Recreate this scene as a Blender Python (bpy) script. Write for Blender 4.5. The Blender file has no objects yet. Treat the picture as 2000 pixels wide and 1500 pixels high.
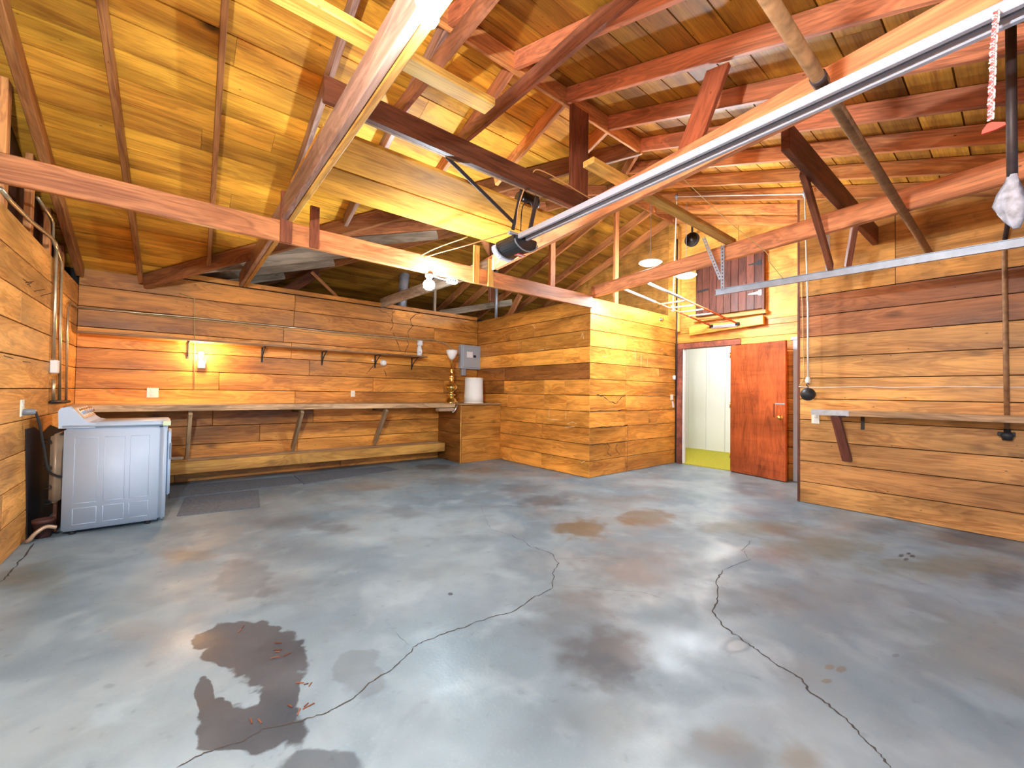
import bpy, bmesh, math, random
from mathutils import Vector, Matrix
random.seed(11)
S = bpy.context.scene
C = S.collection
V3 = Vector
# ------------------------------------------------------------------ camera
CH = 1.21
FPX = 810.89
YAW, PIT, ROL = math.radians(50.8754), math.radians(1.2017), math.radians(0.8287)
_f = V3((math.cos(YAW), math.sin(YAW), 0)); _r = V3((math.sin(YAW), -math.cos(YAW), 0)); _u = V3((0, 0, 1))
FWD = _f*math.cos(PIT)+_u*math.sin(PIT); _u2 = _u*math.cos(PIT)-_f*math.sin(PIT)
RGT = _r*math.cos(ROL)+_u2*math.sin(ROL); UPV = _u2*math.cos(ROL)-_r*math.sin(ROL)
cd = bpy.data.cameras.new('camera'); cam = bpy.data.objects.new('camera', cd); C.objects.link(cam)
cd.sensor_width = 36; cd.lens = FPX*36/2000; cd.clip_start = .02; cd.clip_end = 200
cam.matrix_world = Matrix(((RGT.x, UPV.x, -FWD.x, 0), (RGT.y, UPV.y, -FWD.y, 0), (RGT.z, UPV.z, -FWD.z, CH), (0, 0, 0, 1)))
S.camera = cam
# ------------------------------------------------------------------ world, light, exposure
SKY = 4.6
w = bpy.data.worlds.new('sky'); S.world = w; w.use_nodes = True
nt = w.node_tree; nt.nodes.clear()
wo = nt.nodes.new('ShaderNodeOutputWorld'); bgn = nt.nodes.new('ShaderNodeBackground'); sk = nt.nodes.new('ShaderNodeTexSky')
sk.sky_type = 'HOSEK_WILKIE'; sk.turbidity = 5; sk.sun_direction = (0.2, 0.75, 0.62)
bgn.inputs[1].default_value = SKY
tn = nt.nodes.new('ShaderNodeMix'); tn.data_type = 'RGBA'; tn.blend_type = 'MULTIPLY'; tn.inputs[0].default_value = 1; tn.inputs[7].default_value = (.78, .95, 1.2, 1)
nt.links.new(sk.outputs[0], tn.inputs[6]); nt.links.new(tn.outputs[2], bgn.inputs[0]); nt.links.new(bgn.outputs[0], wo.inputs[0])
S.view_settings.view_transform = 'Standard'; S.view_settings.look = 'None'
S.view_settings.exposure = 1.22; S.view_settings.gamma = 1; S.view_settings.use_curve_mapping = False

def lamp(name, kind, loc, watts, color, size=.1, parent=None, rot=None, sy=None):
    l = bpy.data.lights.new(name, kind); l.energy = watts; l.color = color
    if kind == 'AREA':
        l.size = size
        if sy: l.shape = 'RECTANGLE'; l.size_y = sy
    else: l.shadow_soft_size = size
    o = bpy.data.objects.new(name, l); C.objects.link(o)
    o.location = V3(loc)-(parent.location if parent else V3())
    if rot: o.rotation_euler = rot
    if parent: o.parent = parent
    return o
# portal for daylight through the open front doorway
pl_ = lamp('doorway_portal', 'AREA', (2.55, -1.74, 1.08), 1, (1, 1, 1), 5.3, None, (math.radians(90), 0, 0), 2.16)
pl_.data.cycles.is_portal = True

# ------------------------------------------------------------------ pixel helpers
def ray(x, y): return RGT*((x-1000)/FPX)-UPV*((y-750)/FPX)+FWD
def px(x, y, ax, val):
    d = ray(x, y); o = V3((0, 0, CH)); return o+d*((val-o[ax])/d[ax])
def pp(x, y, n, c):
    d = ray(x, y); o = V3((0, 0, CH)); n = V3(n); return o+d*((c-n.dot(o))/n.dot(d))
def fl(x, y): return px(x, y, 2, 0)
# room planes
YB, XL, XP, YQ, XD, XR, YE, YF = 6.80, -.876, 4.64, 3.93, 6.97, 5.64, 1.632, -1.75
SL = .333
def Nz(y): return 3.115+SL*y
def Fz(y): return 4.833-SL*y
def Wz(x): return 2.702+SL*x
def Gz(y): return 5.69-SL*y

# ------------------------------------------------------------------ materials
MAT = {}
def newmat(name):
    m = bpy.data.materials.new(name); m.use_nodes = True; MAT[name] = m
    return m, m.node_tree.nodes, m.node_tree.links, m.node_tree.nodes['Principled BSDF']
def plain(name, col, rough=.5, metal=0, emit=None, es=0, var=0, vs=8, spec=None):
    m, n, l, b = newmat(name)
    b.inputs['Base Color'].default_value = (*col, 1); b.inputs['Roughness'].default_value = rough; b.inputs['Metallic'].default_value = metal
    if spec is not None: b.inputs['Specular IOR Level'].default_value = spec
    if emit: b.inputs['Emission Color'].default_value = (*emit, 1); b.inputs['Emission Strength'].default_value = es
    if var:
        tc = n.new('ShaderNodeTexCoord'); ns = n.new('ShaderNodeTexNoise'); ns.inputs['Scale'].default_value = vs; ns.inputs['Detail'].default_value = 6
        rp = n.new('ShaderNodeValToRGB'); rp.color_ramp.elements[0].position = .3; rp.color_ramp.elements[1].position = .7
        rp.color_ramp.elements[0].color = (*[c*(1-var) for c in col], 1); rp.color_ramp.elements[1].color = (*[min(1, c*(1+var*.5)) for c in col], 1)
        l.new(tc.outputs['Object'], ns.inputs['Vector']); l.new(ns.outputs['Fac'], rp.inputs['Fac']); l.new(rp.outputs[0], b.inputs['Base Color'])
        bp = n.new('ShaderNodeBump'); bp.inputs['Strength'].default_value = .1; l.new(ns.outputs['Fac'], bp.inputs['Height']); l.new(bp.outputs[0], b.inputs['Normal'])
    return m
def wood(name, light, dark, red=(.22, .055, .02), rough=.45, knots=.6, grain=1, ring=.1, along=0, spec=.35):
    m, n, l, b = newmat(name); b.inputs['Specular IOR Level'].default_value = spec
    tc = n.new('ShaderNodeTexCoord'); oi = n.new('ShaderNodeObjectInfo'); sp = n.new('ShaderNodeSeparateColor')
    l.new(oi.outputs['Color'], sp.inputs[0])
    off = n.new('ShaderNodeVectorMath'); off.operation = 'ADD'
    mu = n.new('ShaderNodeMath'); mu.operation = 'MULTIPLY'; mu.inputs[1].default_value = 53.0
    l.new(sp.outputs[2], mu.inputs[0]); l.new(tc.outputs['Object'], off.inputs[0]); l.new(mu.outputs[0], off.inputs[1])
    def mp(sc):
        q = n.new('ShaderNodeMapping'); q.inputs['Scale'].default_value = sc; l.new(off.outputs[0], q.inputs['Vector']); return q
    a = [1.0*grain, 7*grain, 7*grain]; f_ = [3.0, 90, 90]
    if along: a[0], a[along] = a[along], a[0]; f_[0], f_[along] = f_[along], f_[0]
    n1 = n.new('ShaderNodeTexNoise'); n1.inputs['Detail'].default_value = 4; n1.inputs['Distortion'].default_value = .8; n1.inputs['Scale'].default_value = 1
    l.new(mp(a).outputs[0], n1.inputs['Vector'])
    n2 = n.new('ShaderNodeTexNoise'); n2.inputs['Detail'].default_value = 5; n2.inputs['Scale'].default_value = 1; l.new(mp(f_).outputs[0], n2.inputs['Vector'])
    ml = n.new('ShaderNodeMath'); ml.operation = 'MULTIPLY'; ml.inputs[1].default_value = 60; l.new(n1.outputs['Fac'], ml.inputs[0])
    sn = n.new('ShaderNodeMath'); sn.operation = 'SINE'; l.new(ml.outputs[0], sn.inputs[0])
    s1 = n.new('ShaderNodeMath'); s1.operation = 'MULTIPLY_ADD'; s1.inputs[1].default_value = ring; l.new(sn.outputs[0], s1.inputs[0]); l.new(n1.outputs['Fac'], s1.inputs[2])
    s2 = n.new('ShaderNodeMath'); s2.operation = 'MULTIPLY_ADD'; s2.inputs[1].default_value = .55; l.new(n2.outputs['Fac'], s2.inputs[0]); l.new(s1.outputs[0], s2.inputs[2])
    rp = n.new('ShaderNodeValToRGB'); e = rp.color_ramp.elements
    e[0].position = .52; e[0].color = (*dark, 1); e[1].position = .95; e[1].color = (*light, 1)
    l.new(s2.outputs[0], rp.inputs['Fac'])
    mr = n.new('ShaderNodeMix'); mr.data_type = 'RGBA'; l.new(sp.outputs[1], mr.inputs[0]); l.new(rp.outputs[0], mr.inputs[6])
    rr = n.new('ShaderNodeMix'); rr.data_type = 'RGBA'; rr.inputs[6].default_value = (*[c*.55 for c in red], 1); rr.inputs[7].default_value = (*[c*1.35 for c in red], 1)
    mv = n.new('ShaderNodeMapRange'); mv.inputs[1].default_value = .5; mv.inputs[2].default_value = 1.0; l.new(s2.outputs[0], mv.inputs[0]); l.new(mv.outputs[0], rr.inputs[0])
    l.new(rr.outputs[2], mr.inputs[7])
    # blotches
    n3 = n.new('ShaderNodeTexNoise'); n3.inputs['Scale'].default_value = 1; n3.inputs['Detail'].default_value = 3; l.new(mp((.9, 2.6, 2.6)).outputs[0], n3.inputs['Vector'])
    m3 = n.new('ShaderNodeMapRange'); m3.inputs[1].default_value = .3; m3.inputs[2].default_value = .7; m3.inputs[3].default_value = .58; m3.inputs[4].default_value = 1.3; l.new(n3.outputs['Fac'], m3.inputs[0])
    # small nail holes and specks
    vs_ = n.new('ShaderNodeTexVoronoi'); vs_.inputs['Scale'].default_value = 1; l.new(mp((5, 9, 9)).outputs[0], vs_.inputs['Vector'])
    sk_ = n.new('ShaderNodeMapRange'); sk_.inputs[1].default_value = .03; sk_.inputs[2].default_value = .06; sk_.inputs[3].default_value = .35; sk_.inputs[4].default_value = 1; l.new(vs_.outputs['Distance'], sk_.inputs[0])
    ns_ = n.new('ShaderNodeTexNoise'); ns_.inputs['Scale'].default_value = 1; ns_.inputs['Detail'].default_value = 6; l.new(mp((2.2, 14, 14)).outputs[0], ns_.inputs['Vector'])
    st_ = n.new('ShaderNodeMapRange'); st_.inputs[1].default_value = .56; st_.inputs[2].default_value = .75; st_.inputs[3].default_value = 1; st_.inputs[4].default_value = .7; l.new(ns_.outputs['Fac'], st_.inputs[0])
    sm_ = n.new('ShaderNodeMath'); sm_.operation = 'MULTIPLY'; l.new(sk_.outputs[0], sm_.inputs[0]); l.new(st_.outputs[0], sm_.inputs[1])
    # knots
    vo = n.new('ShaderNodeTexVoronoi'); vo.inputs['Scale'].default_value = 1; l.new(mp((1.1, 2.6, 2.6)).outputs[0], vo.inputs['Vector'])
    kr = n.new('ShaderNodeMapRange'); kr.inputs[1].default_value = .03; kr.inputs[2].default_value = .11; kr.inputs[3].default_value = 1-knots; kr.inputs[4].default_value = 1; l.new(vo.outputs['Distance'], kr.inputs[0])
    k2 = n.new('ShaderNodeMath'); k2.operation = 'MULTIPLY'; l.new(m3.outputs[0], k2.inputs[0]); kk = n.new('ShaderNodeMath'); kk.operation = 'MULTIPLY'; l.new(kr.outputs[0], kk.inputs[0]); l.new(sm_.outputs[0], kk.inputs[1]); l.new(kk.outputs[0], k2.inputs[1])
    k3 = n.new('ShaderNodeMath'); k3.operation = 'MULTIPLY'; l.new(k2.outputs[0], k3.inputs[0])
    tw = n.new('ShaderNodeMath'); tw.operation = 'MULTIPLY'; tw.inputs[1].default_value = 2; l.new(sp.outputs[0], tw.inputs[0]); l.new(tw.outputs[0], k3.inputs[1])
    fm = n.new('ShaderNodeMix'); fm.data_type = 'RGBA'; fm.blend_type = 'MULTIPLY'; fm.inputs[0].default_value = 1
    l.new(mr.outputs[2], fm.inputs[6]); cb = n.new('ShaderNodeCombineColor')
    for i in range(3): l.new(k3.outputs[0], cb.inputs[i])
    l.new(cb.outputs[0], fm.inputs[7]); l.new(fm.outputs[2], b.inputs['Base Color'])
    rg = n.new('ShaderNodeMapRange'); rg.inputs[3].default_value = rough-.12; rg.inputs[4].default_value = rough+.2; l.new(n3.outputs['Fac'], rg.inputs[0]); l.new(rg.outputs[0], b.inputs['Roughness'])
    bp = n.new('ShaderNodeBump'); bp.inputs['Strength'].default_value = .12; bp.inputs['Distance'].default_value = .01; l.new(s2.outputs[0], bp.inputs['Height']); l.new(bp.outputs[0], b.inputs['Normal'])
    return m
wood('siding', (.84, .37, .062), (.47, .165, .022), (.34, .10, .025), .40, .55)
wood('siding_left', (.88, .44, .11), (.55, .22, .04), (.40, .15, .05), .5, .4)
wood('siding_right', (.78, .40, .115), (.40, .165, .04), (.38, .12, .05), .42, .5)
wood('deck', (.86, .44, .045), (.42, .16, .016), (.30, .085, .02), .5, .85, 1, .05)
wood('rafter', (.76, .34, .10), (.38, .13, .045), (.60, .20, .11), .48, .5)
wood('beam_brown', (.66, .28, .08), (.32, .105, .03), (.56, .20, .11), .42, .6, .8)
wood('beam_gray', (.56, .40, .33), (.24, .15, .13), (.40, .19, .12), .36, .6)
wood('beam_yellow', (.80, .46, .10), (.50, .22, .04), (.5, .2, .05), .5, .4, .8)
wood('beam_dark', (.20, .07, .03), (.085, .027, .012), (.20, .05, .022), .5, .3)
wood('bleached', (.62, .54, .42), (.34, .27, .19), (.4, .28, .17), .6, .5)
wood('plywood', (.84, .42, .085), (.55, .24, .04), (.46, .2, .06), .48, .35, .7, along=1)
wood('ply_plank', (.70, .32, .045), (.44, .17, .02), (.42, .15, .03), .75, .3, .8, spec=.08)
wood('collar_wood', (.56, .25, .11), (.24, .085, .04), (.30, .10, .07), .42, .6, .8, along=1)
wood('bench_wood', (.58, .44, .27), (.25, .16, .09), (.42, .21, .08), .5, .3)
wood('door_wood', (.33, .068, .014), (.21, .038, .008), (.42, .1, .03), .4, .1, 1.2, along=1)
wood('hatch_wood', (.22, .075, .04), (.09, .028, .018), (.16, .042, .026), .5, .3)
plain('void', (.012, .009, .007), .9)
plain('galvanized', (.42, .48, .56), .4, .5, var=.15, vs=14)
plain('aluminium', (.56, .57, .66), .4, .25)
plain('steel_dark', (.06, .05, .05), .45, .6)
plain('conduit', (.60, .50, .32), .35, .8, var=.25, vs=10)
plain('rust_pipe', (.30, .155, .065), .6, .25, var=.4, vs=22)
plain('black_pipe', (.05, .035, .035), .5, .2, var=.3, vs=20)
plain('black_plastic', (.018, .018, .02), .25)
plain('gray_plastic', (.20, .22, .25), .35)
plain('lens_plastic', (.72, .70, .82), .35)
plain('white_enamel', (.43, .53, .65), .5)
plain('white_plastic', (.85, .83, .77), .4)
plain('ivory', (.85, .82, .68), .4)
plain('tan_metal', (.44, .30, .19), .35, .2, var=.2)
plain('chrome', (.8, .8, .82), .15, 1)
plain('brass', (.80, .55, .16), .2, 1)
plain('milk_glass', (.9, .88, .84), .3)
plain('shade_cloth', (.83, .81, .75), .8)
plain('panel_gray', (.42, .50, .58), .4, .3)
plain('rope', (.86, .82, .74), .8)
plain('cable', (.55, .42, .16), .6)
plain('cable_orange', (.55, .28, .10), .6)
plain('rag', (.50, .52, .60), .95, var=.5, vs=30)
plain('red_plastic', (.80, .06, .03), .4)
plain('red_rope', (.80, .12, .12), .7)
plain('ladder_orange', (.66, .12, .04), .4)
plain('ladder_rung', (.9, .55, .38), .35)
plain('rubber', (.02, .02, .02), .8)
plain('mat_gray', (.11, .135, .165), .85, var=.35, vs=40)
plain('tape_green', (.62, .76, .50), .6)
plain('tape_gray', (.50, .53, .56), .4, .3, var=.2, vs=30)
plain('terracotta', (.09, .03, .022), .7, var=.3)
plain('white_wall', (.80, .81, .78), .7)
plain('plaster', (.75, .73, .68), .8)
plain('carpet', (.42, .37, .015), 1, var=.45, vs=90)
plain('label_white', (.88, .88, .9), .5); plain('label_red', (.7, .08, .06), .5)
plain('clear_bag', (.80, .80, .82), .15)
plain('iron', (.035, .035, .037), .5, .5)
plain('lamp_white', (1, 1, 1), .5, 0, (.92, .96, 1), 14)
plain('lamp_cool', (1, 1, 1), .5, 0, (.75, .88, 1), 22)
plain('lamp_warm', (1, 1, 1), .5, 0, (1, .80, .48), 9)
plain('driveway', (.35, .34, .33), .9, var=.2, vs=2)
plain('crack', (.045, .035, .03), .95)
plain('shadow_black', (.012, .010, .016), .45)
plain('scuff', (.85, .66, .42), .7)
plain('mark', (.06, .03, .015), .8)
plain('insulation', (.30, .24, .20), .95, var=.4, vs=6)

# ------------------------------------------------------------------ mesh helpers
def tone(o, v=1.0, warm=.25, seed=None):
    o.color = (v*.5, warm, random.random() if seed is None else seed, 1); return o
def finish(name, bm, mat, parent, M, smooth=False):
    me = bpy.data.meshes.new(name)
    bmesh.ops.recalc_face_normals(bm, faces=bm.faces); bm.to_mesh(me); bm.free()
    if mat: me.materials.append(MAT[mat])
    if smooth:
        for p in me.polygons: p.use_smooth = True
    o = bpy.data.objects.new(name, me); C.objects.link(o)
    if parent:
        o.parent = parent; o.matrix_local = PM(parent).inverted() @ M
    else: o.matrix_world = M
    o['_w'] = [c for r in M for c in r]
    tone(o, random.uniform(.82, 1.12), random.uniform(.1, .5))
    return o
def PM(o):
    v = o['_w']; return Matrix((v[0:4], v[4:8], v[8:12], v[12:16]))
def prism(name, corners, thick, mat, parent=None, cham=0.0, up=None):
    """corners: 4 world points of the visible face, p0->p1 along the length; body goes `thick` away behind (opposite of normal side `up`)"""
    p = [V3(c) for c in corners]
    X = (p[1]-p[0]).normalized(); Nn = (p[1]-p[0]).cross(p[3]-p[0]).normalized()
    if up is not None and Nn.dot(V3(up)) < 0: Nn = -Nn
    Y = Nn.cross(X).normalized(); c = sum(p, V3())/4
    M = Matrix(((X.x, Y.x, Nn.x, c.x), (X.y, Y.y, Nn.y, c.y), (X.z, Y.z, Nn.z, c.z), (0, 0, 0, 1)))
    I = M.inverted(); q = [I @ a for a in p]
    bm = bmesh.new()
    ce = sum(q, V3())/4
    def ins(a, d):
        s = 1 if a.x > ce.x else -1; t = 1 if a.y > ce.y else -1
        return V3((a.x-s*d, a.y-t*d, 0))
    f = [bm.verts.new((ins(a, cham) if cham else V3((a.x, a.y, 0)))) for a in q]
    rings = [f]
    if cham: rings.append([bm.verts.new((a.x, a.y, -cham)) for a in q])
    rings.append([bm.verts.new((a.x, a.y, -thick)) for a in q])
    bm.faces.new(rings[0]); bm.faces.new(list(reversed(rings[-1])))
    for A, B in zip(rings[:-1], rings[1:]):
        for i in range(4): bm.faces.new((A[i], B[i], B[(i+1) % 4], A[(i+1) % 4]))
    return finish(name, bm, mat, parent, M)
def beam(name, P0, P1, wd, ht, mat, parent=None, up=(0, 0, 1), anchor='c', bev=.004):
    """box from P0 to P1; anchor 'b': points lie on the bottom centre line, 't': top"""
    P0, P1 = V3(P0), V3(P1); X = (P1-P0).normalized(); U = V3(up)
    Y = U.cross(X).normalized(); Z = X.cross(Y).normalized(); L = (P1-P0).length; c = (P0+P1)/2
    if anchor == 'b': c = c+Z*ht/2
    if anchor == 't': c = c-Z*ht/2
    M = Matrix(((X.x, Y.x, Z.x, c.x), (X.y, Y.y, Z.y, c.y), (X.z, Y.z, Z.z, c.z), (0, 0, 0, 1)))
    bm = bmesh.new(); bmesh.ops.create_cube(bm, size=1); bmesh.ops.scale(bm, vec=(L, wd, ht), verts=bm.verts)
    if bev: bmesh.ops.bevel(bm, geom=bm.edges, offset=min(bev, wd*.2, ht*.2), segments=1, affect='EDGES')
    return finish(name, bm, mat, parent, M)
def box(name, lo, hi, mat, parent=None, bev=.003, seg=1):
    lo, hi = V3(lo), V3(hi); c = (lo+hi)/2; d = hi-lo
    bm = bmesh.new(); bmesh.ops.create_cube(bm, size=1); bmesh.ops.scale(bm, vec=d, verts=bm.verts)
    if bev: bmesh.ops.bevel(bm, geom=bm.edges, offset=min(bev, min(d)*.3), segments=seg, affect='EDGES')
    return finish(name, bm, mat, parent, Matrix.Translation(c), seg > 1)
def tubebm(bm, pts, r, n=8, rs=None, cap=True):
    pts = [V3(p) for p in pts]; prev = None; rings = []
    for i, p in enumerate(pts):
        t = (pts[min(i+1, len(pts)-1)]-pts[max(i-1, 0)]).normalized()
        a = (prev - t*prev.dot(t)) if prev is not None else t.orthogonal()
        if a.length < 1e-6: a = t.orthogonal()
        a.normalize(); prev = a; b = t.cross(a); rr = rs[i] if rs else r
        rings.append([bm.verts.new(p+(a*math.cos(k*2*math.pi/n)+b*math.sin(k*2*math.pi/n))*rr) for k in range(n)])
    for A, B in zip(rings[:-1], rings[1:]):
        for k in range(n): bm.faces.new((A[k], A[(k+1) % n], B[(k+1) % n], B[k]))
    if cap: bm.faces.new(rings[0]); bm.faces.new(rings[-1])
def smoothpts(pts, k=5):
    pts = [V3(p) for p in pts]; out = []
    for i in range(len(pts)-1):
        a, b, c, d = pts[max(i-1, 0)], pts[i], pts[i+1], pts[min(i+2, len(pts)-1)]
        for j in range(k):
            t = j/k; out.append(.5*((2*b)+(c-a)*t+(2*a-5*b+4*c-d)*t*t+(3*b-a-3*c+d)*t**3))
    return out+[pts[-1]]
def tube(name, pts, r, mat, parent=None, n=8, smooth=True, curve=False, rs=None):
    pts = [V3(p) for p in pts]
    if curve: pts = smoothpts(pts)
    c = pts[0].copy() if parent is None else sum(pts, V3())/len(pts)
    bm = bmesh.new(); tubebm(bm, [p-c for p in pts], r, n, rs)
    return finish(name, bm, mat, parent, Matrix.Translation(c), smooth)
def lathe(name, base, prof, mat, parent=None, n=24, axis='z', smooth=True):
    """prof: list of (radius, height)"""
    bm = bmesh.new(); rings = []
    for r, h in prof:
        ring = []
        for k in range(n):
            a = k*2*math.pi/n; p = (r*math.cos(a), r*math.sin(a), h)
            if axis == 'x': p = (h, r*math.cos(a), r*math.sin(a))
            if axis == 'y': p = (r*math.cos(a), h, r*math.sin(a))
            ring.append(bm.verts.new(p))
        rings.append(ring)
    for A, B in zip(rings[:-1], rings[1:]):
        for k in range(n): bm.faces.new((A[k], A[(k+1) % n], B[(k+1) % n], B[k]))
    if prof[0][0] > 1e-4: bm.faces.new(rings[0])
    if prof[-1][0] > 1e-4: bm.faces.new(rings[-1])
    bmesh.ops.remove_doubles(bm, verts=bm.verts, dist=1e-5)
    return finish(name, bm, mat, parent, Matrix.Translation(V3(base)), smooth)
def poly(name, pts, depth, direction, mat, parent=None, bev=0):
    """extrude polygon (world points) along direction by depth"""
    pts = [V3(p) for p in pts]; c = sum(pts, V3())/len(pts); d = V3(direction).normalized()*depth
    bm = bmesh.new(); a = [bm.verts.new(p-c) for p in pts]; b = [bm.verts.new(p-c+d) for p in pts]
    bm.faces.new(a); bm.faces.new(list(reversed(b)))
    for i in range(len(pts)): bm.faces.new((a[i], b[i], b[(i+1) % len(pts)], a[(i+1) % len(pts)]))
    if bev: bmesh.ops.bevel(bm, geom=bm.edges, offset=bev, segments=2, affect='EDGES')
    return finish(name, bm, mat, parent, Matrix.Translation(c))
def thing(name, base, label, cat, group=None):
    o = bpy.data.objects.new(name, None); C.objects.link(o); o.location = V3(base); o.empty_display_size = .1
    M = Matrix.Translation(V3(base)); o['_w'] = [c for r in M for c in r]
    return tag(o, label, cat, group)
def tag(o, label, cat, group=None):
    o['label'] = label; o['category'] = cat
    if group: o['group'] = group
    return o
def struct(o, label=None):
    o['kind'] = 'structure'
    if label: o['label'] = label
    return o
def sheet(name, polys, mat):
    bm = bmesh.new()
    for pts in polys: bm.faces.new([bm.verts.new(V3(p)) for p in pts])
    me = bpy.data.meshes.new(name); bm.to_mesh(me); bm.free(); me.materials.append(MAT[mat])
    o = bpy.data.objects.new(name, me); C.objects.link(o); o['_w'] = [c for r in Matrix() for c in r]; return o

# ================================================================== FLOOR
def floor_material():
    m, n, l, b = newmat('concrete')
    tc = n.new('ShaderNodeTexCoord')
    def noise(scale, detail=6, dist=0, vec=None):
        q = n.new('ShaderNodeTexNoise'); q.inputs['Scale'].default_value = scale; q.inputs['Detail'].default_value = detail; q.inputs['Distortion'].default_value = dist
        l.new(vec or tc.outputs['Object'], q.inputs['Vector']); return q
    def rng(src, a, b_, c, d):
        q = n.new('ShaderNodeMapRange'); q.interpolation_type = 'SMOOTHSTEP'
        for i, v in enumerate((a, b_, c, d)): q.inputs[i+1].default_value = v
        l.new(src, q.inputs[0]); return q.outputs[0]
    def mix(fac, A, B):
        q = n.new('ShaderNodeMix'); q.data_type = 'RGBA'
        for i, v in ((0, fac), (6, A), (7, B)):
            if isinstance(v, (tuple, float)): q.inputs[i].default_value = (*v, 1) if isinstance(v, tuple) else v
            else: l.new(v, q.inputs[i])
        return q.outputs[2]
    n1 = noise(.9, 5, .6); n2 = noise(5, 8, .3); n3 = noise(70, 4); n4 = noise(.55, 4, 1.2); ne = noise(7, 8, .2); nb = noise(2.2, 4)
    col = mix(rng(n1.outputs['Fac'], .35, .65, 0, 1), (.125, .185, .225), (.215, .275, .305))
    col = mix(rng(n2.outputs['Fac'], .42, .75, 0, .35), col, (.095, .13, .16))
    col = mix(rng(n4.outputs['Fac'], .52, .75, 0, .4), col, (.165, .175, .145))
    col = mix(rng(n3.outputs['Fac'], .55, .8, 0, .3), col, (.25, .31, .34))
    na = noise(3.2, 7, .5); col = mix(rng(na.outputs['Fac'], .5, .72, 0, .5), col, (.26, .34, .385))
    nc = noise(13, 5, .2); col = mix(rng(nc.outputs['Fac'], .62, .74, 0, .35), col, (.07, .09, .105))
    # stains: pixel centre, half extents, colour, strength, edge softness
    dk = (.026, .031, .041); md = (.07, .085, .10); br = (.13, .095, .05); ol = (.115, .115, .07); lt = (.25, .31, .34); rust = (.17, .105, .045)
    ST = [((475, 1252), 100, 38, dk, .8, .10), ((530, 1300), 62, 45, dk, .85, .10), ((545, 1370), 52, 55, dk, .85, .10), ((440, 1425), 62, 42, md, .9, .12), ((505, 1425), 85, 48, dk, .75, .12), ((400, 1350), 24, 32, md, .7, .2),
          ((700, 1310), 55, 40, md, .45, .15), ((630, 1495), 78, 32, dk, .7, .15), ((1185, 1280), 85, 60, dk, .8, .55), ((1120, 1200), 90, 60, md, .6, .6),
          ((1260, 1110), 130, 42, md, .55, .6), ((1450, 1170), 110, 35, md, .6, .6), ((1135, 1032), 58, 18, br, .8, .35), ((1262, 1010), 55, 16, br, .75, .4),
          ((1060, 978), 55, 12, md, .75, .5), ((850, 912), 40, 6, md, .7, .4), ((1020, 952), 45, 10, md, .4, .5), ((1470, 1030), 110, 16, ol, .6, .5), ((1600, 1070), 130, 25, ol, .55, .6), ((1850, 1105), 160, 22, ol, .55, .6), ((1960, 1130), 50, 24, dk, .45, .6),
          ((1440, 1262), 28, 15, md, .5, .35), ((1440, 1262), 17, 9, lt, .6, .4), ((560, 1020), 90, 14, md, .4, .5), ((645, 1030), 45, 10, md, .55, .5), ((365, 1085), 60, 13, br, .45, .5),
          ((480, 1130), 60, 40, md, .42, .25), ((560, 1150), 65, 30, md, .22, .3), ((730, 950), 60, 8, rust, .35, .5), ((945, 918), 40, 5, rust, .45, .5), ((1400, 1470), 130, 45, md, .6, .6), ((1180, 1390), 120, 50, md, .35, .7), ((1560, 1480), 50, 35, br, .5, .6),
          ((1760, 1085), 6, 3, dk, .8, .3), ((1770, 1092), 6, 3, dk, .8, .3), ((1782, 1086), 5, 2.5, dk, .8, .3), ((1775, 1081), 5, 2.5, dk, .8, .3), ((1620, 1303), 10, 5, br, .6, .3), ((1643, 1307), 10, 6, br, .6, .3), ((1615, 1330), 14, 6, br, .55, .3), ((1750, 1280), 8, 4, md, .6, .3),
          ((60, 1130), 70, 30, ol, .4, .6), ((880, 1160), 5, 3, dk, .9, .3), ((1100, 1003), 60, 8, md, .3, .5), ((880, 940), 60, 8, md, .35, .5), ((1720, 1030), 60, 14, md, .6, .6), ((1900, 1050), 100, 18, md, .6, .6), ((780, 1000), 50, 14, md, .3, .6), ((260, 1230), 60, 20, br, .2, .6), ((1420, 1440), 60, 30, br, .3, .7)]
    jit = n.new('ShaderNodeMapRange'); jit.inputs[3].default_value = -.9; jit.inputs[4].default_value = .9; l.new(ne.outputs['Fac'], jit.inputs[0])
    def mask(cx, cy, hx, hy, st, soft):
        o = fl(cx, cy); a = (fl(cx+hx, cy)-fl(cx-hx, cy))/2; bb = (fl(cx, cy+hy)-fl(cx, cy-hy))/2
        det = a.x*bb.y-a.y*bb.x
        r1 = V3((bb.y/det, -bb.x/det, 0)); r2 = V3((-a.y/det, a.x/det, 0))
        sub = n.new('ShaderNodeVectorMath'); sub.operation = 'SUBTRACT'; l.new(tc.outputs['Object'], sub.inputs[0]); sub.inputs[1].default_value = (o.x, o.y, 0)
        cm = n.new('ShaderNodeCombineXYZ')
        for i, r in enumerate((r1, r2)):
            d = n.new('ShaderNodeVectorMath'); d.operation = 'DOT_PRODUCT'; l.new(sub.outputs[0], d.inputs[0]); d.inputs[1].default_value = r; l.new(d.outputs['Value'], cm.inputs[i])
        ln = n.new('ShaderNodeVectorMath'); ln.operation = 'LENGTH'; l.new(cm.outputs[0], ln.inputs[0])
        ad = n.new('ShaderNodeMath'); ad.operation = 'ADD'; l.new(ln.outputs['Value'], ad.inputs[0]); l.new(jit.outputs[0], ad.inputs[1])
        return rng(ad.outputs[0], 1-soft, 1+soft*.6, st, 0)
    # the wet patch is one stain made of several lobes
    wet = None
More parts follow.
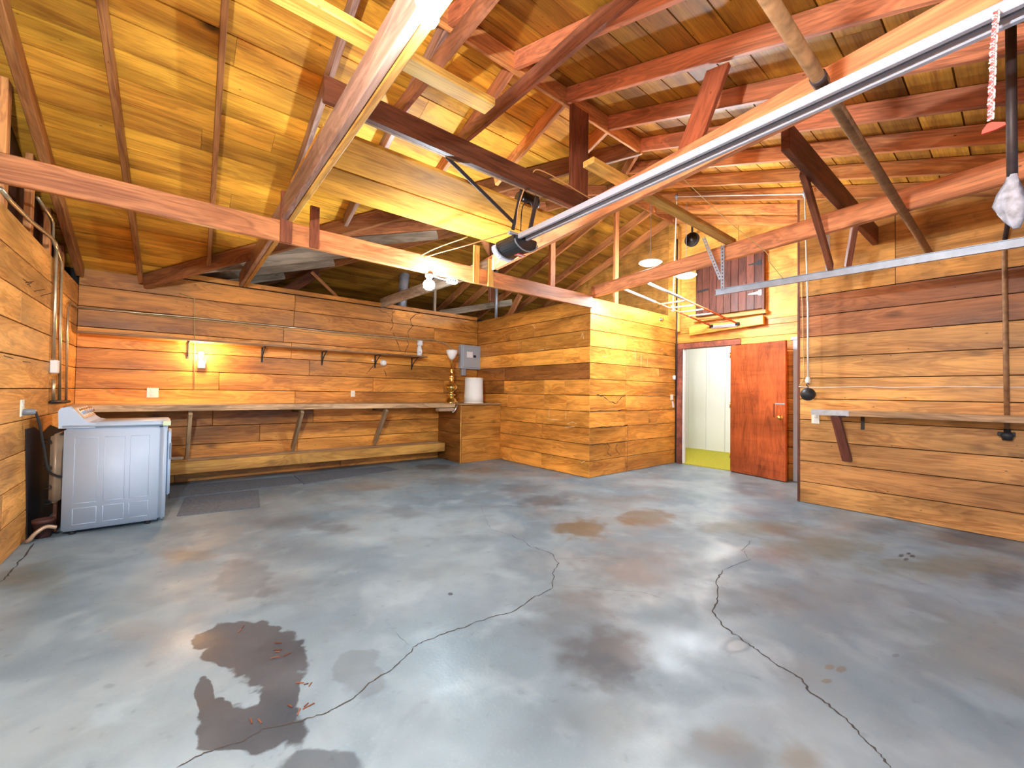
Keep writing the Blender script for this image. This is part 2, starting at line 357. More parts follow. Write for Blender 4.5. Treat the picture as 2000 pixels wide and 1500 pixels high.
    for (cx, cy), hx, hy in (((480, 1250), 98, 40), ((445, 1275), 58, 25), ((530, 1300), 60, 48), ((548, 1365), 46, 62), ((440, 1425), 58, 42), ((505, 1420), 88, 52), ((398, 1360), 20, 42), ((420, 1395), 40, 30)):
        m_ = mask(cx, cy, hx, hy, 1, .10)
        if wet is None: wet = m_
        else:
            mx = n.new('ShaderNodeMath'); mx.operation = 'MAXIMUM'; l.new(wet, mx.inputs[0]); l.new(m_, mx.inputs[1]); wet = mx.outputs[0]
    wc_ = mix(rng(nb.outputs['Fac'], .35, .65, 0, 1), dk, (.046, .049, .058))
    wm = n.new('ShaderNodeMath'); wm.operation = 'MULTIPLY'; wm.inputs[1].default_value = .9; l.new(wet, wm.inputs[0])
    col = mix(wm.outputs[0], col, wc_)
    for (cx, cy), hx, hy, c, st, soft in ST[6:]:
        col = mix(mask(cx, cy, hx, hy, st, soft), col, c)
    l.new(col, b.inputs['Base Color'])
    l.new(rng(nb.outputs['Fac'], .3, .7, .30, .62), b.inputs['Roughness'])
    bp = n.new('ShaderNodeBump'); bp.inputs['Strength'].default_value = .12; bp.inputs['Distance'].default_value = .004; l.new(n3.outputs['Fac'], bp.inputs['Height']); l.new(bp.outputs[0], b.inputs['Normal'])
floor_material()
bm = bmesh.new()
bmesh.ops.create_cube(bm, size=1); bmesh.ops.scale(bm, vec=(8.3, 8.7, .12), verts=bm.verts); bmesh.ops.translate(bm, vec=(3.05, 2.55, -.06), verts=bm.verts)
floor = struct(finish('floor', bm, 'concrete', None, Matrix()), 'stained grey concrete slab with long cracks')
def crack(pts, w0, sub=6, amp=5):
    P = []
    for (a, b) in zip(pts[:-1], pts[1:]):
        for k in range(sub): t = k/sub; P.append((a[0]+(b[0]-a[0])*t, a[1]+(b[1]-a[1])*t))
    P.append(pts[-1])
    W = [fl(x+random.uniform(-amp, amp)*.5, y+random.uniform(-amp, amp)*.25) for x, y in P]
    c = W[len(W)//2].copy(); bm = bmesh.new(); L = []
    for i, p in enumerate(W):
        t = (W[min(i+1, len(W)-1)]-W[max(i-1, 0)]).normalized(); s = V3((-t.y, t.x, 0))*w0*random.uniform(.3, 1.1)*(0.25 if i in (0, len(W)-1) else 1)
        L.append((bm.verts.new(p-c+s), bm.verts.new(p-c-s)))
    for A, B in zip(L[:-1], L[1:]): bm.faces.new((A[0], A[1], B[1], B[0]))
    o = finish('crack', bm, 'crack', floor, Matrix.Translation(c+V3((0, 0, .0012)))); return o
crack([(345, 1500), (400, 1470), (470, 1450), (510, 1425), (580, 1410), (640, 1392), (690, 1365), (720, 1335), (760, 1312), (795, 1280), (815, 1258), (850, 1245), (905, 1225), (960, 1205), (1000, 1195), (1045, 1165), (1078, 1150), (1082, 1115), (1090, 1100), (1075, 1080), (1040, 1068), (1000, 1045)], .0032)
crack([(1000, 1045), (960, 1035), (945, 1010), (940, 985)], .0012)
crack([(1468, 1055), (1450, 1075), (1465, 1092), (1412, 1112)], .0018)
crack([(1412, 1112), (1400, 1135), (1402, 1170), (1392, 1195), (1415, 1225), (1450, 1250), (1480, 1270), (1520, 1300), (1565, 1325), (1580, 1350), (1612, 1372), (1645, 1398), (1680, 1435), (1720, 1475), (1740, 1500)], .0045)
crack([(1090, 1145), (1170, 1150), (1260, 1158), (1300, 1172)], .0010)
crack([(1085, 1090), (1150, 1090), (1230, 1092)], .0008)
crack([(800, 1262), (770, 1232)], .0010)
crack([(68, 1062), (40, 1095), (20, 1118), (0, 1138)], .006)
crack([(1560, 1062), (1640, 1072), (1740, 1088)], .0009)
random.seed(23)
# wood debris lying along the wet stain
for k in range(16):
    x, y = random.choice([(590, 1345), (585, 1375), (500, 1425), (560, 1270), (470, 1240), (585, 1390)]); x += random.uniform(-14, 14); y += random.uniform(-14, 14)
    p = fl(x, y); a = random.uniform(0, 3.1)
    o = beam('splinter', p+V3((0, 0, .002)), p+V3((math.cos(a)*random.uniform(.015, .05), math.sin(a)*.03, .003)), .004, .003, 'beam_dark', floor, bev=0)

# ================================================================== WALLS (boards on dark backing)
PITCH = .2375
def boards(parent, org, du, L, ztop, nrm, mat, th=.02, rows=None, cuts=None, tones=None, z0=0.0, g=.007, topfun=None, warm=(.05, .5), val=(.78, 1.15)):
    """horizontal lap of boards: org start point at floor, du unit direction of length L"""
    org, du = V3(org), V3(du); z = z0; i = 0
    while z < ztop-.02:
        zt = min(z+PITCH, ztop); js = [0]
        c = (cuts or {}).get(i)
        if c is None:
            t = random.uniform(.9, 3.0)
            while t < L-.5: js.append(t); t += random.uniform(1.2, 3.4)
        else: js += list(c)
        js.append(L)
        for k, (a, b) in enumerate(zip(js[:-1], js[1:])):
            A, B = org+du*(a+g*.3), org+du*(b-g*.3); dz = random.uniform(-.0015, .0015)
            o = prism('board', [A+V3((0, 0, z+g*.5)), B+V3((0, 0, z+g*.5)), B+V3((0, 0, zt-g*.5)), A+V3((0, 0, zt-g*.5))], th, mat, parent, .003, nrm)
            tv = (tones or {}).get((i, k))
            if tv: tone(o, *tv)
            else: tone(o, random.uniform(*val), random.uniform(*warm))
        z = zt; i += 1
T = .02
# back wall
wb = struct(box('wall_back', (-1.06, YB+T, 0), (XD, YB+T+.08, 2.66), 'void', bev=0), 'long plank wall behind the workbench')
boards(wb, (XL, YB, 0), (1, 0, 0), XP-XL, 2.62, (0, -1, 0), 'siding', rows=11, val=(.85, 1.2), warm=(.05, .4))
box('cap_board', (XL, YB-.002, 2.625), (XP-.02, YB+.1, 2.69), 'siding', wb)
# left wall
wl = struct(box('wall_left', (XL-.10, YF, 0), (XL-T, YB, 2.36), 'void', bev=0), 'plank side wall with conduits')
boards(wl, (XL, YF+.05, 0), (0, 1, 0), YB-YF-.05, 2.385, (1, 0, 0), 'siding_left', val=(.85, 1.15), warm=(.02, .3))
# upper left gable: studs and dark siding
gl = struct(sheet('wall_gable_left', [[(-1.02, YF, 2.0), (-1.02, 2.58, 2.0), (-1.02, YB+.1, 2.0), (-1.02, YB+.1, Fz(YB)+.1), (-1.02, 2.58, 3.99), (-1.02, YF, 2.56)]], 'hatch_wood'))
tone(gl, .35, .2)
for y in (2.6, 3.55, 4.42, 5.1, 5.75, 6.35):
    tone(beam('stud', (-.955, y, 2.2), (-.955, y, min(Nz(y), Fz(y))-.04), .09, .045, 'rafter', gl, up=(1, 0, 0)), 1.2, .1)
# closet partition: side and front
wp = struct(box('wall_closet_side', (XP+T, YQ+T, 0), (XP+T+.06, YB, 2.60), 'void', bev=0), 'plank closet wall beside the box cabinet')
Lp = YB-YQ
boards(wp, (XP, YQ, 0), (0, 1, 0), Lp, 2.62, (-1, 0, 0), 'siding', val=(1.0, 1.25), warm=(.05, .3),
       cuts={0: (1.0,), 1: (), 2: (1.0,), 3: (1.15,), 4: (.45, .95, 1.9), 5: (.5, .95, 2.0), 6: (2.0,), 7: (), 8: (1.6,), 9: (1.2,), 10: ()},
       tones={(5, 0): (1.2, .25), (5, 1): (1.3, .1), (5, 2): (1.2, .1), (5, 3): (.85, .5), (6, 0): (.62, .7), (6, 1): (.72, .6), (7, 0): (1.35, .0)})
wq = struct(box('wall_closet_front', (XP+T, YQ+T, 0), (XD, YQ+T+.06, 2.60), 'void', bev=0), 'plank closet wall beside the entry door')
boards(wq, (XP+.004, YQ, 0), (1, 0, 0), XD-XP, 2.62, (0, -1, 0), 'siding', val=(1.0, 1.2), warm=(.0, .2),
       cuts={0: (.86,), 1: (.86,), 2: (.86,), 3: (.86, 1.5), 4: (.86,), 5: (.86,), 6: (.86, 1.8), 7: (.86,), 8: (.86, 1.7), 9: (), 10: ()},
       tones={(9, 0): (1.25, .0), (10, 0): (1.35, .0), (0, 0): (.72, .1), (1, 0): (.75, .1), (2, 0): (.85, .05)})
# entry wall (gable end) with doorway
DY0, DY1, DH = 2.955, 3.80, 2.03
we = struct(sheet('wall_entry', [
    [(XD+T, YE-.1, 0), (XD+T, DY0, 0), (XD+T, DY0, DH), (XD+T, YE-.1, DH)],
    [(XD+T, DY1, 0), (XD+T, YQ+.1, 0), (XD+T, YQ+.1, DH), (XD+T, DY1, DH)],
    [(XD+T, YE-.1, DH), (XD+T, 9.4, DH), (XD+T, 9.4, 2.6), (XD+T, 3.87, 4.44), (XD+T, YE-.1, Nz(YE-.1))]], 'void'), 'gable wall with the entry door and attic hatch')
boards(we, (XD, YE, 0), (0, 1, 0), DY0-YE-.02, 2.03, (-1, 0, 0), 'siding')
for a, b, zz0, zz1, tt in ((YE, YQ, 2.13, 2.30, (1.05, .1)), (YE, YQ, 2.30, 2.42, (1.0, .3))):
    tone(prism('board', [(XD, a, zz0), (XD, b, zz0), (XD, b, zz1-.004), (XD, a, zz1-.004)], T, 'siding', we, .003, (-1, 0, 0)), *tt)
tone(prism('board', [(XD, YE, 2.03), (XD, 2.83, 2.03), (XD, 2.83, 2.126), (XD, YE, 2.126)], T, 'siding', we, .003, (-1, 0, 0)), 1.3, 0)
# plywood panels of the gable
def gz(y): return min(Nz(y), Gz(y))-.01
for a, b in ((YE-.1, 2.85), (2.855, 4.07), (4.075, 5.3), (5.305, 6.5), (6.505, 7.7), (7.705, 8.9)):
    zlo = 2.39 if a < 4 else 2.0
    pts = [(XD-.012, a, zlo), (XD-.012, b, zlo), (XD-.012, b, gz(b))]
    if a < 3.87 < b: pts.append((XD-.012, 3.87, gz(3.87)))
    pts.append((XD-.012, a, gz(a)))
    tone(poly('plywood_panel', pts, .012, (1, 0, 0), 'plywood', we), random.uniform(.85, 1.15), random.uniform(.1, .4))
# right wall
wr = struct(sheet('wall_right', [[(XR+T, YF, 0), (XR+T, YE, 0), (XR+T, YE, Nz(YE)), (XR+T, YF, Nz(YF))]], 'void'), 'plank wall above and below the fold-down shelf')
boards(wr, (XR, YF+.02, 0), (0, 1, 0), YE-YF-.02, 2.365, (-1, 0, 0), 'siding_right', val=(.8, 1.1), warm=(.0, .35),
       cuts={i: () if i not in (3, 6) else (.9,) for i in range(10)},
       tones={(9, 0): (.8, .8), (8, 0): (.8, .75), (4, 0): (1.12, .0), (5, 0): (1.1, 0), (6, 0): (1.05, .0), (6, 1): (1.05, 0), (7, 0): (.95, .05), (3, 0): (.95, .1), (3, 1): (.95, .1)})
for a, b in ((YF+.02, -.42), (-.415, .80), (.805, YE)):
    tone(poly('plywood_panel', [(XR, a, 2.37), (XR, b, 2.37), (XR, b, Nz(b)-.01), (XR, a, Nz(a)-.01)], .012, (1, 0, 0), 'plywood', wr), random.uniform(.85, 1.0), random.uniform(.2, .6))
tone(beam('corner_board', (XR+.012, YE+.012, 0), (XR+.012, YE+.012, 3.6), .028, .024, 'hatch_wood', wr, up=(1, 0, 0)), 1, .3)
wt = struct(sheet('wall_return', [[(XR, YE+.001, 0), (XD+.05, YE+.001, 0), (XD+.05, YE+.001, Nz(YE)), (XR, YE+.001, Nz(YE))]], 'plywood'))
# front wall with open doorway behind the camera
wf = struct(box('wall_front', (-1.02, YF-.12, 2.16), (XR+.1, YF, 2.62), 'plywood'), 'front wall above the open garage doorway')
box('end_panel', (-1.02, YF-.12, 0), (-.1, YF, 2.16), 'plywood', wf); box('end_panel', (5.2, YF-.12, 0), (XR+.1, YF, 2.16), 'plywood', wf)
dr = struct(box('floor_driveway', (-30, -40, -.14), (36, YF-.12, -.03), 'driveway', bev=0))

# ================================================================== ROOF
RO = .03
def P3(x, y, f): return (x, y, f)
ceil = struct(sheet('ceiling', [
    [(-1.05, YF-.3, Nz(YF-.3)+RO), (7.05, YF-.3, Nz(YF-.3)+RO), (7.05, 3.87, Nz(3.87)+RO), (5.11, 3.87, Nz(3.87)+RO), (3.82, 2.58, Nz(2.58)+RO), (-1.05, 2.58, Nz(2.58)+RO)],
    [(-1.05, 2.58, Fz(2.58)+RO), (3.82, 2.58, Fz(2.58)+RO), (-.5, 6.9, Fz(6.9)+RO), (-1.05, 6.9, Fz(6.9)+RO)],
    [(3.82, 2.58, Wz(3.82)+RO), (5.11, 3.87, Wz(5.11)+RO), (-.43, 9.4, Wz(-.43)+RO), (-.5, 6.9, Wz(-.5)+RO)],
    [(5.11, 3.87, Gz(3.87)+RO), (7.05, 3.87, Gz(3.87)+RO), (7.05, 9.4, Gz(9.4)+RO), (-.43, 9.4, Gz(9.4)+RO)]], 'void'), 'open gable roof of planks on rafters')
def plank_rows(lo, hi, rng_, zf, axis, lens, val, warm, mat='deck'):
    """planks run along `axis` (0: x, 1: y); rows step over the other axis from lo to hi"""
    t = lo; step = .232/math.sqrt(1+SL*SL)*1.0
    while t < hi-.02:
        t1 = min(t+step, hi); ga, gb = rng_(t+.001), rng_(t1-.001)
        if min(ga[1]-ga[0], gb[1]-gb[0]) > .02 or max(ga[1]-ga[0], gb[1]-gb[0]) > .1:
            L0, L1 = max(ga[0], gb[0]), min(ga[1], gb[1]); cuts = []
            q = L0+random.uniform(.5, lens)
            while q < L1-.5: cuts.append(q); q += random.uniform(lens*.6, lens*1.2)
            ends = [(ga[0], gb[0])]+[(c, c) for c in cuts]+[(ga[1], gb[1])]
            for e0, e1 in zip(ends[:-1], ends[1:]):
                a, b = t+.005, t1-.005
                def pt(u, s): return (u, s, zf(s)) if axis == 0 else (s, u, zf(s))
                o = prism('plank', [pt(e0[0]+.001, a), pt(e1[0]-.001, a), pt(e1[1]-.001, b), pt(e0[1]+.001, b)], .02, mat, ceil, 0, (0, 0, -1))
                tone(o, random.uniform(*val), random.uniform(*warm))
        t = t1
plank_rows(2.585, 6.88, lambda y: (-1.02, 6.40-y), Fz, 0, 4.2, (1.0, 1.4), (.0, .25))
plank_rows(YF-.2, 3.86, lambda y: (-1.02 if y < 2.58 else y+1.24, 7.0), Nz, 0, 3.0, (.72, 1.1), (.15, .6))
plank_rows(-.45, 5.05, lambda x: ((6.40-x) if x < 3.82 else (x-1.24), 8.97-x), Wz, 1, 3.0, (.45, .75), (.2, .6))  # west slope planks toned dark: the attic's darkness is put into the colour
plank_rows(3.88, 9.35, lambda y: (8.97-y, 7.0), Gz, 0, 3.0, (.5, .8), (.2, .6))  # far slope planks also carry the attic darkness in their tone
RT, RH = .04, .135
def rafter(a, b, name='rafter', mat='rafter', tv=None, th=RT, h=RH, up=None):
    a, b = V3(a), V3(b)
    o = beam(name, a-V3((0, 0, .004)), b-V3((0, 0, .004)), th, h, mat, ceil, (0, 0, 1), 't')
    tone(o, *(tv or (random.uniform(.85, 1.15), random.uniform(.2, .6)))); return o
# front slope
for i, x in enumerate((-.35, .26, .87, 1.47, 2.08, 2.69, 3.28, 3.84, 4.42, 5.0, 5.595)):
    ye = 2.56 if x < 3.9 else min(x-1.26, 3.86)
    rafter((x, YF-.1, Nz(YF-.1)), (x, ye, Nz(ye)), tv=(random.uniform(.95, 1.2), .75 if x < 4.2 else (.45 if x < 4.8 else .1)))
for x in (6.22, 6.83): rafter((x, YE+.01, Nz(YE+.01)), (x, min(x-1.26, 3.86), Nz(min(x-1.26, 3.86))), tv=(1.1, .0))
# garage back slope
nF, cF = (0, SL, 1), 4.833-RH
def pf(x, y): p = pp(x, y, nF, cF); return (p.x, p.y)
for (a, b) in (((275, 555), (195, 0)), ((407, 530), (440, 0))):
    p, q = pf(*a), pf(*b); t = (2.58-p[1])/(q[1]-p[1]); xr = p[0]+(q[0]-p[0])*t; rafter((p[0], p[1], Fz(p[1])), (xr, 2.6, Fz(2.6)), mat='beam_brown', tv=(.62, .12))
for x, tv, mt in ((.87, (.95, .2), 'beam_gray'), (1.47, (.9, .5), 'beam_gray'), (2.08, (.9, .6), 'rafter'), (2.69, (1.3, .0), 'rafter'), (3.3, (1.2, .1), 'rafter')):
    ye = 6.36-x; rafter((x, ye, Fz(ye)), (x, 2.6, Fz(2.6)), mat=mt, tv=tv)
rafter((-.86, 6.75, Fz(6.75)), (-.86, 2.6, Fz(2.6)), mat='beam_brown', tv=(.7, .1), th=.06)
# house roof: west slope and far slope
for i, y in enumerate((3.95, 4.6, 5.2, 5.8, 6.42, 7.0, 7.6, 8.2)):
    x0 = 6.44-y if y < 6.9 else -.4; x1 = min(y+1.2, 8.93-y)
    rafter((x0, y, Wz(x0)), (x1, y, Wz(x1)), mat='bleached' if i > 2 else 'rafter', tv=(random.uniform(.8, 1.1), .4))
for x in (4.4, 4.85, 5.42, 6.14, 6.74):
    ys = max(3.88, 9.0-x); rafter((x, ys, Gz(ys)), (x, 9.3, Gz(9.3)), tv=(1.0, .2))
rafter((-.33, 6.73, Fz(6.73)-.01), (3.80, 2.60, Fz(2.6)-.01), 'valley_rafter', 'rafter', (.5, .3), .045, .17)
rafter((3.84, 2.60, Nz(2.6)), (5.1, 3.86, Nz(3.86)), 'hip_rafter', 'rafter', (.8, .3), .04, .15)
rafter((-.2, 9.17, Wz(-.2)), (5.1, 3.87, Wz(5.1)), 'hip_rafter', 'rafter', (.8, .3), .04, .15)
tone(beam('ridge_board', (-1.0, 2.58, 3.965), (3.86, 2.58, 3.965), .028, .165, 'rafter', ceil, anchor='t'), 1.15, .1)
tone(beam('ridge_board', (5.09, 3.87, 4.395), (6.95, 3.87, 4.395), .028, .165, 'rafter', ceil, anchor='t'), .9, .2)
# eave block above the back wall
tone(beam('eave_block', (XL, YB+.06, 2.62), (-.36, YB+.06, 2.62), .03, .12, 'siding', ceil), 1.1, .1)
# attic behind the back wall
af = struct(box('floor_attic', (-1.0, YB+.1, 2.36), (XD, 9.5, 2.5), 'insulation', bev=0))
aw = struct(box('wall_attic', (-1.0, 9.4, 2.4), (XD+.1, 9.5, 3.1), 'void', bev=0))
wc = struct(box('floor_closet_top', (XP+.1, YQ+.1, 2.40), (XD-.02, YB, 2.46), 'insulation', bev=0))

# ================================================================== BEAMS (things)
def tb(name, P0, P1, wd, ht, mat, label, cat='beam', tv=(1, .3), anchor='b', group=None, up=(0, 0, 1)):
    o = beam(name, P0, P1, wd, ht, mat, None, up, anchor, .006); tone(o, *tv); return tag(o, label, cat, group)
JZ, JT = 2.44, 2.62
tb('ceiling_joist', (XL+.005, YQ-.025, JZ), (XP-.01, YQ-.025, JZ), .045, JT-JZ, 'beam_brown', 'long brown ceiling joist running from the left wall to the closet corner', 'joist', (1.05, .35))
tbm = thing('tie_beam', (.70, 2.5, JT), 'thick weathered grey tie beam with a yellow sister board, carried by the long joist', 'beam')
tone(beam('gray_board', (.680, YF+.05, JT), (.680, YB+.03, JT), .042, .185, 'beam_gray', tbm, anchor='b', bev=.006), .85, .45)
tone(beam('sister_board', (.724, YF+.05, JT-.004), (.724, YB+.0, JT-.004), .042, .16, 'beam_yellow', tbm, anchor='b', bev=.006), .85, .2)
tb('tie_beam', (2.115+.02, YF+.05, JT), (2.88, 4.15, JT), .055, .185, 'beam_brown', 'red-brown tie beam directly above the opener rail', 'beam', (1.35, .55))
tb('tie_beam', (2.84, 3.80, JT), (2.69, YB+.05, JT), .055, .15, 'bleached', 'pale weathered tie beam from the long joist to the back wall above the work lamp', 'beam', (1.1, .3))
J2x = lambda y: 4.15+.1435*y
tb('tie_beam', (J2x(YF+.05)+.02, YF+.05, 2.62), (J2x(3.98)+.02, 3.98, 2.62), .06, .165, 'beam_brown', 'rose-brown tie beam from the closet corner passing above the door track', 'beam', (1.25, .55))
tb('crosspiece', (-.6, 1.89, 2.805), (1.35, 1.89, 2.805), .105, .045, 'beam_yellow', 'yellow two-by-four with a sawn end lying across the grey tie beam', 'board', (1.0, .0))
tb('crosspiece', (2.2, 1.90, 2.805), (4.46, 1.90, 2.785), .10, .045, 'beam_yellow', 'orange two-by-four bridging the opener beam and the rose-brown tie beam', 'board', (.95, .15))
d1 = thing('crosspiece', (1.6, 2.45, 2.805), 'dark brown two-by-six on edge with a rusty angle iron, holding the opener', 'board')
tone(beam('board', (.60, 2.43, 2.806), (2.74, 2.43, 2.806), .04, .145, 'beam_dark', d1, anchor='b'), .75, .3)
beam('angle_iron', (.80, 2.462, 2.81), (2.66, 2.462, 2.81), .022, .004, 'rust_pipe', d1); beam('angle_iron', (.80, 2.453, 2.83), (2.66, 2.453, 2.83), .003, .035, 'rust_pipe', d1)
for k, (a, b) in enumerate(((2.66, 3.10), (3.11, 3.57))):
    o = beam('loft_plank', (.66, (a+b)/2, 2.806), (2.78, (a+b)/2, 2.806), b-a-.006, .025, 'ply_plank', anchor='b'); tone(o, 1.0, .05)
    tag(o, ('wide pale loft plank lying beside the dark two-by-six', 'wide pale loft plank lying on the side of the work lamp')[k], 'plank')
CZ = 3.52
o = poly('collar_tie', [(2.04-.02, 1.30, CZ), (2.04-.02, 1.66, CZ+.13), (2.04-.02, 3.46, CZ+.13), (2.04-.02, 3.40, CZ)], .04, (1, 0, 0), 'collar_wood', None, .004); tone(o, *(.95, .6)); tag(o, 'purple-brown collar tie under the ridge, next to the dark post', 'beam')
o = poly('collar_tie', [(1.415-.02, 1.30, CZ), (1.415-.02, 1.66, CZ+.13), (1.415-.02, 3.46, CZ+.13), (1.415-.02, 3.40, CZ)], .04, (1, 0, 0), 'collar_wood', None, .004); tone(o, *(.95, .4)); tag(o, 'grey-brown collar tie under the ridge above the yellow two-by-four', 'beam')
po = beam('ridge_post', (2.79, 2.52, 2.81), (2.79, 2.52, 3.79), .04, .22, 'beam_dark', up=(1, 0, 0)); tone(po, 1.05, .6); tag(po, 'dark red upright post carrying the ridge on the opener beam', 'post')
p2 = beam('brace', (2.55, 1.36, 2.78), (2.735, 1.25, 3.37), .15, .04, 'beam_dark', up=(1, 0, 0)); tone(p2, 1.9, .8); tag(p2, 'dark red slanting brace from the opener beam up to a rafter', 'brace')
# strap hangers on the long joist
def hang(x, y, z0, z1, wd, label, tv, group, mat='beam_dark', th=.025):
    o = beam('hanger_strap', (x, y, z0), (x, y, z1), th, wd, mat, up=(1, 0, 0), bev=.002); tone(o, *tv); return tag(o, label, 'strap', group)
hang(.69, 3.865, 2.43, 2.86, .085, 'dark hanger board nailed to the joist at the grey tie beam, larger one', (1.6, .5), None)
hang(.91, 3.865, 2.44, 2.80, .075, 'dark hanger board nailed to the joist at the grey tie beam, shorter one', (1.7, .5), None)
hang(2.60, 3.865, 2.43, 2.86, .075, 'yellow hanger board on the joist under the opener, taller one', (1.0, .05), None, 'beam_yellow')
hang(2.80, 3.865, 2.43, 2.75, .075, 'yellow hanger board on the joist under the opener, shorter one', (.8, .1), None, 'beam_yellow')
o = beam('stud_post', (3.89, 3.97, 2.61), (3.89, 3.97, 3.52), .045, .09, 'rafter', up=(1, 0, 0)); tone(o, .9, .4); tag(o, 'upright stud standing on the long joist between opener and closet corner', 'post')
o = beam('stud_post', (5.33, 4.01, 2.60), (5.33, 4.01, 4.30), .045, .09, 'rafter', up=(1, 0, 0)); tone(o, 1.2, .3); tag(o, 'upright stud standing on top of the closet wall near the pendant lamps', 'post')
o = beam('stud_post', (3.35, 4.6, 2.46), (3.35, 4.6, 3.75), .06, .07, 'beam_dark', up=(1, 0, 0)); tone(o, .8, .3); tag(o, 'blackened attic post behind the opener', 'post')
o = beam('brace', (2.95, 4.55, 3.55), (3.36, 4.62, 3.12), .035, .11, 'rafter'); tone(o, .8, .3); tag(o, 'short diagonal brace fixed to the blackened attic post', 'brace')
# attic braces behind the back wall
o = beam('brace', (1.62, 7.0, 3.05), (2.1, 6.95, 2.62), .03, .05, 'rafter'); tone(o, .9, .2); tag(o, 'thin slanting stick standing on the back wall cap', 'brace')
o = beam('brace', (1.1, 7.3, 2.55), (1.75, 7.1, 3.1), .04, .14, 'beam_dark'); tone(o, 1.2, .3); tag(o, 'dark attic board rising behind the back wall', 'brace')
o = beam('stud_post', (3.78, 7.0, 2.5), (3.78, 7.0, 3.9), .045, .05, 'bleached', up=(1, 0, 0)); tag(o, 'pale attic stick standing behind the work lamp', 'post')
o = beam('brace', (3.95, 7.1, 2.72), (5.1, 6.3, 2.98), .04, .12, 'bleached'); tone(o, .6, .3); tag(o, 'grey attic board above the inner corner of the closet', 'brace')
o = beam('brace', (4.72, 5.92, 2.6), (4.80, 5.7, 2.98), .04, .10, 'rafter'); tone(o, .7, .3); tag(o, 'short slanting block standing on the closet side wall', 'brace')
# track supports by the right wall
tb('crosspiece', (3.02, .955, 2.80), (XR-.01, .955, 2.80), .05, .19, 'beam_dark', 'dark two-by-eight from the right wall over the rose-brown tie beam', 'board', (1.3, .4))
a0 = px(1632, 533, 0, 4.42)
o = beam('track_strut', px(1568, 335, 1, .99), a0+V3((-.02, .03, .05)), .04, .07, 'beam_dark'); tone(o, 1.6, .3); tag(o, 'long slanting wooden strut hung from the dark two-by-eight to the door track', 'brace')
o = beam('track_strut', px(1672, 425, 0, 4.32), a0+V3((.06, -.07, .05)), .04, .06, 'beam_dark'); tone(o, 1.4, .3); tag(o, 'short slanting wooden strut from the rose-brown tie beam to the door track', 'brace')

# ================================================================== GARAGE OPENER
zr = 2.5
ra, rb = V3((2.225, 2.62, zr)), V3((2.085, -1.6, zr))
op = thing('opener_rail', ra, 'white metal opener rail with a black belt under the red-brown beam', 'rail')
beam('rail_channel', ra+V3((0, 0, .02)), rb+V3((0, 0, .02)), .105, .014, 'aluminium', op)
dx = (rb-ra).normalized(); sx = V3((0, 0, 1)).cross(dx)
for s in (-1, 1): beam('rail_lip', ra+sx*s*.04, rb+sx*s*.04, .028, .03, 'aluminium', op)
beam('belt', ra+V3((0, 0, .008)), rb+V3((0, 0, .008)), .022, .012, 'black_plastic', op)
mo = thing('opener_motor', (2.27, 2.80, 2.36), 'black garage door opener motor with a grey light lens', 'opener')
# curved hood profile in the x-z plane, extruded along y
prof = []
for k in range(9):
    a = k/8*math.pi; prof.append((2.262-.128*math.cos(a), 2.475-.078*math.sin(a)*(.7+.3*math.sin(a))))
poly('housing', [(x, 2.62, z) for x, z in prof]+[(2.39, 2.62, 2.515), (2.134, 2.62, 2.515)], .26, (0, 1, 0), 'black_plastic', mo, .008)
poly('light_lens', [(2.13, 2.875, 2.50), (2.135, 2.875, 2.45), (2.19, 2.875, 2.40), (2.33, 2.875, 2.39), (2.38, 2.875, 2.44), (2.39, 2.875, 2.50)], .07, (0, 1, 0), 'lens_plastic', mo, .012)
tube('front_trim', [(x, 2.616, z) for x, z in prof], .006, 'gray_plastic', mo, 6); tube('front_trim', [(x, 2.872, z) for x, z in prof], .006, 'gray_plastic', mo, 6)
box('mounting_bracket', (2.10, 2.64, 2.518), (2.30, 2.67, 2.54), 'galvanized', mo)
lb = box('maker_sticker', (2.25, 2.70, 2.3945), (2.33, 2.76, 2.398), 'label_red', mo, 0); box('sticker_band', (2.255, 2.715, 2.394), (2.325, 2.735, 2.3946), 'label_white', lb, 0)
hs = thing('opener_hanger', (2.12, 2.6, 2.54), 'bent perforated steel straps hanging the opener motor from the dark two-by-six', 'bracket')
beam('strap', (2.115, 2.62, 2.54), (2.10, 2.47, 2.90), .03, .006, 'steel_dark', hs, up=(0, 1, 0), bev=0)
beam('strap', (2.29, 2.62, 2.54), (2.29, 2.50, 2.90), .035, .012, 'steel_dark', hs, up=(0, 1, 0), bev=0)
beam('strap', (2.115, 2.61, 2.60), (1.40, 2.47, 2.815), .03, .006, 'steel_dark', hs, up=(0, 1, 0), bev=0)
old = thing('old_motor', (2.42, 3.0, 2.86), 'small dark spare motor lying on the loft planks behind the dark two-by-six', 'motor')
lathe('motor_body', (2.28, 2.75, 2.90), [(0, 0), (.06, 0), (.072, .02), (.072, .18), (.06, .2), (0, .2)], 'black_plastic', old, 16, 'x'); box('foot', (2.3, 2.69, 2.832), (2.46, 2.81, 2.845), 'steel_dark', old)
